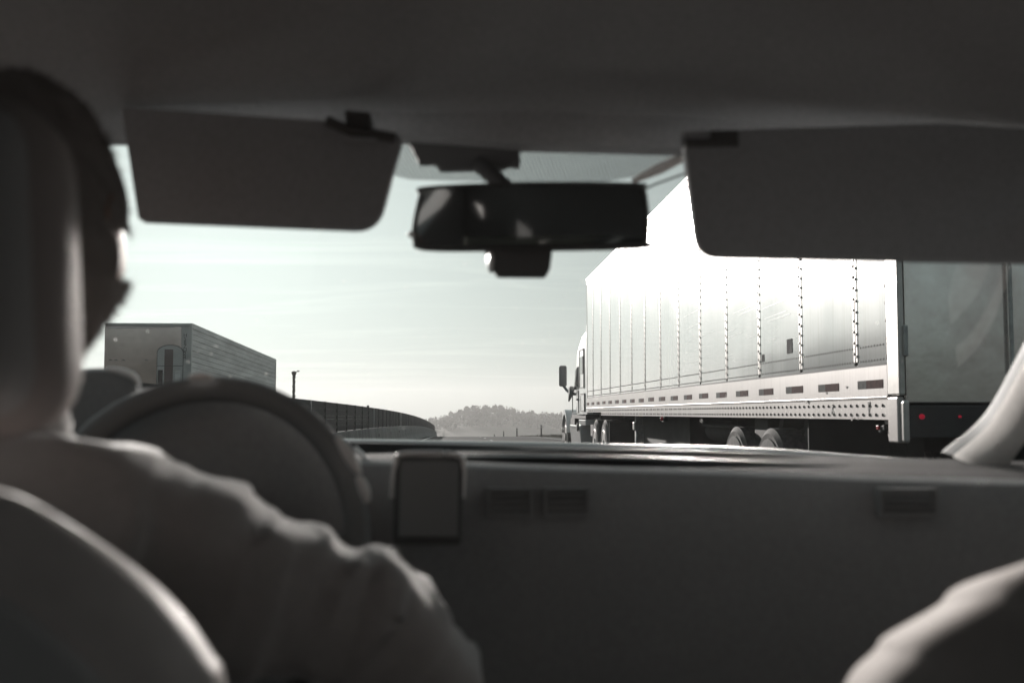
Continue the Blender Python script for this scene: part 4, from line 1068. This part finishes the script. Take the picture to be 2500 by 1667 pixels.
# steering wheel
sw_c = at(478, 1333, 1.19); Rw = 0.1895
tilt = Matrix.Rotation(R(-22), 3, 'X')
def swp(a, r, d=0.0):
    v = Vector((r * math.cos(a), 0, r * math.sin(a) / math.cos(R(22)) * 0.985)); v = tilt @ v
    return sw_c + v + Vector((0, d, 0))
sw = MB().tube([swp(2 * math.pi * k / 64, Rw - 0.014) for k in range(64)], 0.0145, 12, closed=True).build('steering_wheel', M['wheel_leather'], car, smooth=180)
MB().lathe([(0.0, 0.075), (-0.03, 0.07), (-0.045, 0.045), (-0.05, 0.005)], 'Y', 28, c=sw_c + Vector((0, 0.03, 0))).build('hub', M['black_plastic'], sw, smooth=50)
for a in (R(0), R(180), R(270)):
    MB().tube([swp(a, 0.06, 0.02), swp(a, 0.12, 0.012), swp(a, Rw - 0.016)], [0.024, 0.016, 0.013], 10).build('spoke', M['black_plastic'], sw, smooth=60)
MB().tube(catmull([at(x, y, 1.172) for x, y in ((822, 1066), (843, 1096), (863, 1130), (878, 1157))], 4), [0.0030 + 0.0040 * math.sin(math.pi * i / 12) for i in range(13)], 8).build('rim_highlight', M['satin'], sw, smooth=60)  # pale strips added as the lit highlight on the rim's right side
MB().tube(catmull([at(x, y, 1.172) for x, y in ((873, 1163), (884, 1181), (892, 1205), (896, 1226))], 4), [0.0030 + 0.0034 * math.sin(math.pi * i / 12) for i in range(13)], 8).build('rim_highlight', M['satin'], sw, smooth=60)
MB().tube([at(462, 921, 1.235), at(490, 919, 1.235), at(518, 922, 1.235)], [0.003, 0.0055, 0.003], 8).build('rim_glint', M['satin'], sw, smooth=60)  # pale tube added as the highlight on top of the rim

# right pillar trim: pale moulding sweeping down to the dash end
pl_in = [(2700, 480, 1.18), (2620, 660, 1.27), (2560, 780, 1.35), (2500, 892, 1.43), (2440, 1000, 1.51), (2392, 1058, 1.56), (2326, 1112, 1.61)]
pl_out = [(2790, 520, 1.08), (2720, 700, 1.16), (2650, 830, 1.24), (2580, 950, 1.32), (2516, 1060, 1.40), (2480, 1110, 1.45), (2448, 1158, 1.50)]
A = catmull([at(*p) for p in pl_in], 4); B = catmull([at(*p) for p in pl_out], 4)
rings = []
for a, b in zip(A, B):
    m_ = (a + b) / 2; out = Vector((0.03, 0.055, 0.0)); bul = Vector((-0.020, -0.004, 0.004))
    rings.append([a, a.lerp(b, 0.2) + bul * 0.7, m_ + bul, a.lerp(b, 0.8) + bul * 0.7, b, b + out, m_ + out * 1.2, a + out])
MB().loft(rings).build('windshield_pillar', M['trim_light'], car, smooth=60)
rings = []
for a, b in zip(A, B):
    d = (b - a).normalized() * -0.022
    rings.append([a + Vector((.002, .004, 0)), a + d + Vector((.002, .006, 0)), a + d + Vector((0.01, 0.03, 0)), a + Vector((0.012, 0.03, 0))])
MB().loft(rings).build('pillar_seal', M['black_plastic'], car, smooth=60)
# left pillar
A = [Vector((-0.55, 1.20, 1.52)), Vector((-0.62, 1.45, 1.34)), Vector((-0.68, 1.72, 1.12)), Vector((-0.70, 1.85, 1.0))]
rings = [[p, p + Vector((-0.09, -0.10, 0)), p + Vector((-0.12, -0.02, 0)), p + Vector((-0.03, 0.06, 0))] for p in A]
MB().loft(rings).build('windshield_pillar', M['trim_light'], car, smooth=30)

# cabin sides, floor, rear
for sx, x in ((-1, CL), (1, CR)):
    xo = x + sx * 0.07
    lo, hi = min(x, xo), max(x, xo)
    dpan = MB().box((lo, 0.12, 0.35), (hi, 1.75, 1.01)).build('door', M['black_plastic'], car, bevel=0.015)
    MB().box((min(x, x - sx * 0.03), 0.5, 0.80), (max(x, x - sx * 0.03) - 0.0, 0.95, 0.84)).build('door_handle', M['satin'], dpan, bevel=0.005)
    MB().box((lo, -1.3, 0.35), (hi, 0.115, 1.01)).build('rear_door', M['black_plastic'], car, bevel=0.015)
    MB().box((lo, 0.10, 1.012), (hi, 0.24, 1.50)).build('centre_pillar', M['headliner'], car, bevel=0.01)
    if sx > 0:
        MB().box((lo, -1.3, 1.012), (hi, -0.42, 1.50)).build('rear_quarter', M['headliner'], car, bevel=0.01)
    else:                              # triangular opening added to reflect as a light patch in the mirror
        tri = []
        for px, py in ((1012, 440), (1165, 440), (1012, 590)):
            pm_ = at(px, py, MY); dd = (pm_ - EYE).normalized(); rf = dd - 2 * dd.dot(NRM) * NRM
            q_ = pm_ + rf * ((CL - pm_.x) / rf.x); tri.append(Vector((0, q_.y, q_.z)))
        rect = [Vector((0, -1.3, 1.012)), Vector((0, -0.42, 1.012)), Vector((0, -0.42, 1.50)), Vector((0, -1.3, 1.50))]
        tri = [Vector((0, max(-1.25, min(-0.46, t.y)), max(1.05, min(1.49, t.z)))) for t in tri]
        from mathutils.geometry import tessellate_polygon
        fs_ = tessellate_polygon([rect, tri]); allv = rect + tri
        rq = MB(); vsq = [Vector((x_, v.y, v.z)) for x_ in (lo, hi) for v in allv]
        rq.add(vsq, [tuple(f) for f in fs_] + [tuple(i + 7 for i in reversed(f)) for f in fs_] + [(i, (i + 1) % 4, (i + 1) % 4 + 7, i + 7) for i in range(4)] + [(4 + i, 4 + (i + 1) % 3, 11 + (i + 1) % 3, 11 + i) for i in range(3)])
        rq.build('rear_quarter', M['headliner'], car)
        MB().add([Vector(((lo + hi) / 2, v.y, v.z)) for v in tri], [(0, 1, 2)]).build('mirror_patch_pane', M['side_glass'], car)
    MB().box((lo, -0.43, 1.455), (hi, 1.30, 1.62)).build('roof_rail', M['headliner'], car, bevel=0.01)
    gx = x + sx * 0.035
    MB().add([(gx, 0.241, 1.0), (gx, 1.62, 1.0), (gx, 1.30, 1.46), (gx, 0.241, 1.46)], [(0, 1, 2, 3)]).build('side_window', M['side_glass'], car)
    MB().add([(gx, -0.419, 1.0), (gx, 0.099, 1.0), (gx, 0.099, 1.46), (gx, -0.419, 1.46)], [(0, 1, 2, 3)]).build('side_window', M['tint_glass'], car)
MB().box((CL - 0.1, -1.35, 0.28), (CR + 0.1, 2.1, 0.345)).build('floor', M['carpet'], car)
MB().box((CL - 0.1, -1.38, 0.346), (CR + 0.1, -1.301, 0.95)).build('rear_wall', M['headliner'], car)
MB().box((CL - 0.1, -1.38, 1.18), (CR + 0.1, -1.301, 1.62)).build('rear_header', M['headliner'], car)
MB().add([(CL, -1.34, 0.95), (CR, -1.34, 0.95), (CR, -1.34, 1.18), (CL, -1.34, 1.18)], [(0, 1, 2, 3)]).build('rear_window', M['tint_glass'], car)
MB().box((CL - 0.1, -1.38, 1.626), (CR + 0.1, 1.43, 1.66)).build('roof_skin', M['black_plastic'], car, bevel=0.01)
MB().box((CL - 0.08, 2.14, 0.3), (CR + 0.08, 2.2, 0.90)).build('firewall', M['black_plastic'], car)
cw = []
for px, py in ((-300, 1056), (300, 1062), (850, 1071), (1300, 1078), (1750, 1088), (1900, 1095), (2100, 1110), (2400, 1130)):
    a_ = at(px, py, 2.42); b_ = at(px, py + 3, 2.27)
    cw.append([a_, b_, b_ + Vector((0, -0.03, -0.03)), Vector((b_.x, 2.22, 0.93)), Vector((a_.x, 2.6, 0.93)), a_ + Vector((0, 0.12, -0.02))])
MB().loft(cw).build('cowl_panel', M['car_paint'], car, smooth=50)
MB().hexa([(CL - .05, 2.205, .5), (CR + .05, 2.205, .5), (CR - .02, 3.2, .5), (CL + .02, 3.2, .5), (CL - .05, 2.205, .93), (CR + .05, 2.205, .93), (CR - .02, 3.2, .74), (CL + .02, 3.2, .74)]).build('bonnet', M['black_plastic'], car, bevel=0.06)
MB().box((0.0, 0.35, 0.35), (0.2, 1.35, 0.66)).build('centre_console', M['black_plastic'], car, bevel=0.03)
MB().box((-0.55, -0.85, 0.35), (0.72, -0.25, 0.62)).build('rear_bench', M['seat_back'], car, bevel=0.05)

# front seats
def seat(right_edge, xc, Yb, hr, lm):
    """right_edge: (x, z) silhouette on one side from the top centre outwards; mirrored about xc"""
    side = catmull([Vector((x, 0, z)) for x, z in right_edge], 5)
    mir = [Vector((2 * xc - p.x, 0, p.z)) for p in reversed(side)]
    loop = side + mir
    cz = 0.8; c = Vector((xc, 0, cz))
    def lp(inset, y):
        out = []
        for p in loop:
            d = (p - c); L = d.length
            q = c + d * max(0.05, (L - inset) / L)
            out.append(Vector((q.x, y + (q.z - 1.0) * -0.22, q.z)))
        return out
    Y = Yb
    rings = [lp(0.16, Y + 0.0), lp(0.10, Y + 0.002), lp(0.055, Y + 0.012), lp(0.020, Y + 0.026), lp(0.004, Y + 0.045), lp(0.001, Y + 0.06), lp(0.012, Y + 0.10), lp(0.026, Y + 0.15), lp(0.05, Y + 0.185), lp(0.11, Y + 0.20)]
    s = MB().loft(rings).build('seat', lm, car, smooth=180)
    MB().loft([lp(0.17, Y - 0.010), lp(0.11, Y - 0.012), lp(0.065, Y - 0.006), lp(0.038, Y + 0.008), lp(0.036, Y + 0.03), lp(0.17, Y + 0.036)]).build('back_panel', M['seat_back'], s, smooth=50)
    MB().box((xc - 0.25, Yb + 0.2, 0.42), (xc + 0.25, Yb + 0.68, 0.60)).build('cushion', lm, s, bevel=0.06)
    MB().box((xc - 0.22, Yb + 0.22, 0.346), (xc + 0.22, Yb + 0.66, 0.418)).build('seat_base', M['black_plastic'], s)
    if hr:
        x0, x1, z0, z1, y0 = hr
        h = MB(); rr2 = []
        for (ins, dy) in ((0.06, 0.0), (0.025, 0.004), (0.006, 0.018), (0.0, 0.04), (0.002, 0.07), (0.02, 0.098), (0.06, 0.104)):
            o_ = rnd_outline([(x0 + ins, z0 + ins), (x1 - ins, z0 + ins), (x1 - ins - 0.012, z1 - ins), (x0 + ins + 0.012, z1 - ins)], [0.05 - ins * .4] * 4)
            rr2.append([Vector((a, y0 + dy, b)) for a, b in o_])
        h.loft(rr2).build('headrest', M['headrest_side'], s, smooth=180)
        ins = []
        for (i_, dy) in ((0.07, -0.008), (0.034, -0.009), (0.020, -0.006), (0.011, 0.006), (0.011, 0.020), (0.07, 0.026)):
            ins.append([Vector((a, y0 + dy, b)) for a, b in rnd_outline([(x0 + i_, z0 + i_), (x1 - i_, z0 + i_), (x1 - i_ - 0.012, z1 - i_), (x0 + i_ + 0.012, z1 - i_)], [0.04 - i_ * .3] * 4)])
        MB().loft(ins).build('headrest_back', M['headrest_back'], s, smooth=50)
        for xx in ((x0 + x1) / 2 - 0.06, (x0 + x1) / 2 + 0.06):
            MB().tube([(xx, y0 + 0.055, z0 + 0.03), (xx, y0 + 0.05, z0 - 0.10)], 0.007, 8).build('headrest_post', M['satin'], s, smooth=60)
    return s
s1 = seat([(-0.36, 1.142), (-0.29, 1.132), (-0.241, 1.116), (-0.213, 1.106), (-0.176, 1.080), (-0.148, 1.053), (-0.128, 1.024), (-0.1195, 1.007), (-0.108, 0.94), (-0.103, 0.85), (-0.11, 0.62), (-0.14, 0.50)], -0.36, 0.52, (-0.50, -0.231, 1.135, 1.345, 0.62), M['seat_leather'])
s2 = seat([(0.51, 1.103), (0.40, 1.094), (0.324, 1.072), (0.296, 1.060), (0.286, 1.049), (0.252, 1.028), (0.245, 1.018), (0.226, 0.994), (0.214, 0.93), (0.212, 0.85), (0.215, 0.62), (0.25, 0.5)], 0.50, 0.52, (0.395, 0.605, 1.145, 1.33, 0.62), M['seat_leather_matt'])

# ------------------------------------------------------------------ driver
drv = thing('person', (-0.36, 0.86, 0.60), 'driver in a light wrinkled shirt, seen from behind with the right elbow out', 'person')
def skin_body(name, verts, edges_, radii, root, mats, parent, levels=2):
    me = bpy.data.meshes.new(name); me.from_pydata(verts, edges_, [])
    for m in mats: me.materials.append(m)
    o = bpy.data.objects.new(name, me); col.objects.link(o)
    sk = o.modifiers.new('skin', 'SKIN'); sk.use_smooth_shade = True
    sv = me.skin_vertices[0].data
    for i, r in enumerate(radii):
        sv[i].radius = r if hasattr(r, '__len__') else (r, r)
        sv[i].use_root = (i == root)
    ss = o.modifiers.new('sub', 'SUBSURF'); ss.levels = levels; ss.render_levels = levels
    ev = o.evaluated_get(bpy.context.evaluated_depsgraph_get())
    m2 = bpy.data.meshes.new_from_object(ev)
    bpy.data.objects.remove(o)
    m2.name = name
    return m2
V = []; E = []; Rr = []
def jv(p, r, prev=None):
    V.append(Vector(p)); Rr.append(r)
    if prev is not None: E.append((prev, len(V) - 1))
    return len(V) - 1
pel = jv((-0.36, 0.86, 0.66), (0.15, 0.12))
w1 = jv((-0.36, 0.83, 0.80), (0.14, 0.11), pel)
ch = jv((-0.36, 0.82, 0.96), (0.155, 0.11), w1)
sh = jv((-0.355, 0.835, 1.055), (0.13, 0.08), ch)
nb = jv((-0.358, 0.855, 1.125), (0.058, 0.058), sh)
nk = jv((-0.356, 0.875, 1.19), (0.052, 0.052), nb)
# right arm: shoulder, wrinkled sleeve, elbow out, forearm to the wheel
r1 = jv((-0.245, 0.85, 1.052), 0.066, sh)
a1 = jv((-0.190, 0.855, 1.022), 0.071, r1)
a2 = jv((-0.150, 0.865, 1.008), 0.058, a1)
a3 = jv((-0.110, 0.875, 0.998), 0.060, a2)
a4 = jv((-0.078, 0.885, 0.985), 0.050, a3)
a5 = jv((-0.050, 0.90, 0.962), 0.055, a4)
a6 = jv((-0.025, 0.915, 0.925), 0.047, a5)
el = jv((-0.018, 0.935, 0.880), 0.046, a6)
f1 = jv((-0.045, 0.99, 0.865), 0.042, el)
f2 = jv((-0.075, 1.06, 0.885), 0.036, f1)
wr = jv((-0.105, 1.12, 0.915), 0.027, f2)
# left arm
l1 = jv((-0.47, 0.85, 1.05), 0.066, sh)
l2 = jv((-0.545, 0.88, 0.99), 0.062, l1)
l3 = jv((-0.58, 0.93, 0.90), 0.05, l2)
l4 = jv((-0.56, 1.02, 0.88), 0.042, l3)
lw = jv((-0.47, 1.11, 0.96), 0.028, l4)
# legs
for s_ in (-1, 1):
    h1 = jv((-0.36 + s_ * 0.10, 0.92, 0.66), 0.09, pel)
    k1 = jv((-0.36 + s_ * 0.13, 1.30, 0.70), 0.062, h1)
    k2 = jv((-0.36 + s_ * 0.12, 1.50, 0.46), 0.045, k1)
    k3 = jv((-0.36 + s_ * 0.12, 1.60, 0.40), 0.038, k2)
    jv((-0.36 + s_ * 0.12, 1.72, 0.40), 0.03, k3)
body = skin_body('body', V, E, Rr, pel, [M['shirt'], M['skin']], drv, 3)
ARM = [V[i].copy() for i in (r1, a1, a2, a3, a4, a5, a6, el)]
def sleeve(p):
    """flattens the upper sleeve into a broad top, shaped to catch wider rim light"""
    best = None
    for a_, b_ in zip(ARM, ARM[1:]):
        d_ = b_ - a_; t_ = max(0, min(1, (p - a_).dot(d_) / d_.length_squared)); q_ = a_ + d_ * t_
        if best is None or (p - q_).length < best[0]: best = ((p - q_).length, q_, d_.normalized())
    L_, q_, d_ = best
    rel = p - q_; w_ = (Vector((0, 1, 0)) - d_ * d_.y).normalized(); u_ = w_.cross(d_)
    if u_.z < 0: u_ = -u_
    cu, cw_ = rel.dot(u_), rel.dot(w_); ax = rel - u_ * cu - w_ * cw_
    r_ = math.hypot(cu, cw_)
    if r_ < 1e-5: return p
    k_ = min(1.0, max(0.0, (p.x + 0.30) / 0.06)) * min(1.0, max(0.0, (1.0 - p.y) / 0.05))
    su = math.copysign(abs(cu / r_) ** 0.55, cu) * r_; sw_ = math.copysign(abs(cw_ / r_) ** 0.6, cw_) * r_ * 1.15
    return p.lerp(q_ + ax + u_ * su + w_ * sw_, k_)
for v in body.vertices:      # cloth folds over torso and sleeves, gathered towards the elbow
    p = v.co
    if p.z < 1.14 and p.y < 1.02 and p.z > 0.62:
        q = Vector((p.x * 1.0, p.y * 0.5, p.z * 0.8))
        if p.x > -0.30:
            p = sleeve(p)
        f = math.sin(p.x * 58 - p.z * 46 + 3.5 * noise.noise(q * 8)) * 0.0045 + noise.noise(q * 14) * 0.009
        r_ = 1 - abs(noise.noise(Vector((p.x * 16 - p.z * 9, p.y * 7, p.z * 10 + p.x * 6)))) * 2.0
        f += 0.008 * max(0, r_) ** 3 + 0.003 * (1 - abs(noise.noise(q * 38)) * 2)
        v.co = p + v.normal * f
bm = bmesh.new(); bm.from_mesh(body)
for f in bm.faces:
    c = f.calc_center_median()
    f.material_index = 1 if (c.z > 1.165 or (c.y > 1.02 and c.z > 0.80 and c.x < 0.02 and c.z < 1.0 and not (abs(c.x + 0.36) < 0.06))) else 0
bm.to_mesh(body); bm.free()
bo = link('body', body, drv, smooth=180)
# hands gripping the wheel: palm, four fingers and a thumb
def hand(wrist, knuck, curl_dir, side, name):
    w = Vector(wrist); k = Vector(knuck); d = (k - w).normalized()
    acr = d.cross(Vector(curl_dir)).normalized() * side
    hv, he, hr_ = [w - d * 0.02, w + d * 0.03, w + d * 0.065], [(0, 1), (1, 2)], [(0.026, 0.02), (0.034, 0.018), (0.038, 0.015)]
    cd = Vector(curl_dir).normalized()
    for i, L in enumerate((0.068, 0.078, 0.072, 0.056)):
        o0 = w + d * 0.082 + acr * (0.030 - 0.02 * i)
        o1 = o0 + d * L * 0.35 + cd * L * 0.15; o2 = o1 + cd * L * 0.45 + d * 0.004; o3 = o2 + cd * L * 0.18 - d * L * 0.28
        b = len(hv); hv += [o0, o1, o2, o3]; he += [(2, b), (b, b + 1), (b + 1, b + 2), (b + 2, b + 3)]; hr_ += [0.0095, 0.009, 0.0085, 0.007]
    t0 = w + d * 0.03 + acr * 0.036; t1 = t0 + acr * 0.02 + d * 0.028 + cd * 0.01; t2 = t1 + d * 0.026 + cd * 0.016 - acr * 0.006
    b = len(hv); hv += [t0, t1, t2]; he += [(1, b), (b, b + 1), (b + 1, b + 2)]; hr_ += [0.013, 0.011, 0.009]
    me = skin_body(name, hv, he, hr_, 0, [M['skin']], drv, 2)
    return link(name, me, drv, smooth=180)
hand((-0.105, 1.12, 0.915), (-0.118, 1.17, 0.955), (-0.3, 0.9, -0.1), 1, 'hand')
hand((-0.47, 1.11, 0.96), (-0.462, 1.16, 1.00), (0.1, 0.95, -0.1), -1, 'hand')
# head: one continuous shaped surface facing forward (+Y)
hc3 = Vector((-0.362, 0.895, 1.30))
NUh, NVh = 36, 28
def head_r(a, b):
    """a: azimuth from +Y, b: latitude"""
    x, y, z = math.sin(a) * math.cos(b), math.cos(a) * math.cos(b), math.sin(b)
    p = Vector((x * 0.078, y * 0.098, z * 0.125))
    if z < 0: p.x *= 1 - 0.22 * z * z; p.y *= 1 - 0.10 * z * z
    fr = max(0, y)
    p.y += 0.022 * math.exp(-((x * 5.5) ** 2 + ((z + 0.12) * 5) ** 2)) * (fr > 0.5)               # nose
    p.y -= 0.010 * math.exp(-(((abs(x) - 0.38) * 6) ** 2 + ((z - 0.06) * 7) ** 2)) * (fr > 0.3)  # eye sockets
    p.y += 0.012 * math.exp(-((x * 3.2) ** 2 + ((z + 0.82) * 5) ** 2)) * (y > 0)                  # chin
    p.y += 0.006 * math.exp(-((x * 4.5) ** 2 + ((z + 0.50) * 14) ** 2)) * (fr > 0.4)              # lips
    p.x += math.copysign(0.010, x) * math.exp(-((abs(x) - 0.97) * 6) ** 2 - ((z + 0.35) * 3.2) ** 2) if abs(x) > 0.4 else 0  # jaw angle
    return p
hm = MB()
hm.loft([[hc3 + head_r(2 * math.pi * i / NUh, -math.pi / 2 + 0.04 + (math.pi - 0.08) * j / NVh) for i in range(NUh)] for j in range(NVh + 1)])
ho = hm.build('head', M['skin'], drv, smooth=180)
for s_ in (-1, 1):
    ec = hc3 + Vector((s_ * 0.031, 0.082, 0.008))
    MB().lathe([(-0.011, 0.003), (-0.008, 0.009), (0, 0.0118), (0.007, 0.0095), (0.010, 0.004)], 'Y', 14, c=ec).build('eye', M['eye'], ho, smooth=180)
    MB().lathe([(0.0095, 0.0055), (0.0112, 0.003)], 'Y', 10, c=ec).build('iris', M['hair'], ho, smooth=180)
    er = []
    for k, (dx_, sc_) in enumerate(((-0.004, 0.7), (0.002, 1.0), (0.006, 0.9), (0.007, 0.5))):
        er.append([hc3 + Vector((s_ * (0.076 + dx_), -0.006 - 0.006 * k + 0.018 * sc_ * math.cos(t * math.pi / 7), 0.0 + 0.032 * sc_ * math.sin(t * math.pi / 7))) for t in range(14)])
    MB().loft(er).build('ear', M['skin'], ho, smooth=180)
MB().tube([hc3 + Vector((x_, 0.092 - abs(x_) * 0.25, -0.064)) for x_ in (-0.024, -0.012, 0, 0.012, 0.024)], [0.002, 0.005, 0.0055, 0.005, 0.002], 8).build('mouth', mat('lips', (0.35, 0.16, 0.14), 0.5), ho, smooth=180)
# short hair and beard: a cap of fine tapered strands over the skull and jaw
def fuzz(name, n, test, ln, w, seed, thick):
    rnd = random.Random(seed); mb = MB(); c = 0
    cap = []
    while c < n:
        a = rnd.random() * 2 * math.pi; b = math.asin(rnd.uniform(-0.97, 0.999))
        if not test(a, b): continue
        p = head_r(a, b); nrm = Vector((p.x / 0.078 ** 2, p.y / 0.098 ** 2, p.z / 0.125 ** 2)).normalized()
        d = (nrm + Vector((rnd.gauss(0, .5), rnd.gauss(0, .5), rnd.gauss(0, .5) - 0.35))).normalized()
        L = ln * rnd.uniform(0.5, 1.3); t = d.orthogonal().normalized() * w
        q = hc3 + p + nrm * thick * rnd.random()
        mb.add([q - t, q + t, q + d * L], [(0, 1, 2)]); c += 1
    # solid under-layer
    vs2 = {}; fs2 = []
    base = len(mb.v)
    for j in range(NVh):
        for i in range(NUh):
            am = 2 * math.pi * (i + .5) / NUh; bm2 = -math.pi / 2 + 0.04 + (math.pi - 0.08) * (j + .5) / NVh
            if test(am, bm2):
                quad = []
                for (ii, jj) in ((i, j), (i + 1, j), (i + 1, j + 1), (i, j + 1)):
                    a = 2 * math.pi * ii / NUh; b = -math.pi / 2 + 0.04 + (math.pi - 0.08) * jj / NVh
                    p = head_r(a, b); nrm = Vector((p.x / 0.078 ** 2, p.y / 0.098 ** 2, p.z / 0.125 ** 2)).normalized()
                    quad.append(hc3 + p + nrm * (thick + 0.004 * noise.noise(p * 60)))
                mb.add(quad, [(0, 1, 2, 3)])
    o = mb.build(name, M['hair'], drv); return o
def hair_t(a, b): return math.sin(b) > (0.55 if math.cos(a) > 0.2 else (0.0 if math.cos(a) > -0.15 else -0.62))
def beard_t(a, b): return math.cos(a) > -0.1 and -0.96 < math.sin(b) < (-0.30 if abs(math.sin(a)) > 0.5 else -0.60)
fuzz('hair', 6000, hair_t, 0.010, 0.0006, 4, 0.007)
fuzz('beard', 4500, beard_t, 0.009, 0.0006, 5, 0.006)

# ------------------------------------------------------------------ haze over the valley
hz = MB().box((-1600, -1600, -40), (1600, 1800, 42)).build('haze', [])
hz['kind'] = 'stuff'
hm_ = bpy.data.materials.new('haze_air'); hm_.use_nodes = True
_n = hm_.node_tree; _n.nodes.clear()
_o = _n.nodes.new('ShaderNodeOutputMaterial'); _v = _n.nodes.new('ShaderNodeVolumePrincipled')
_v.inputs['Color'].default_value = (0.93, 0.92, 0.91, 1); _v.inputs['Density'].default_value = 0.00055; _v.inputs['Anisotropy'].default_value = 0.45
_n.links.new(_v.outputs[0], _o.inputs['Volume'])
hz.data.materials.append(hm_)
tag(hz, 'pale morning haze filling the air over road and valley', 'haze')
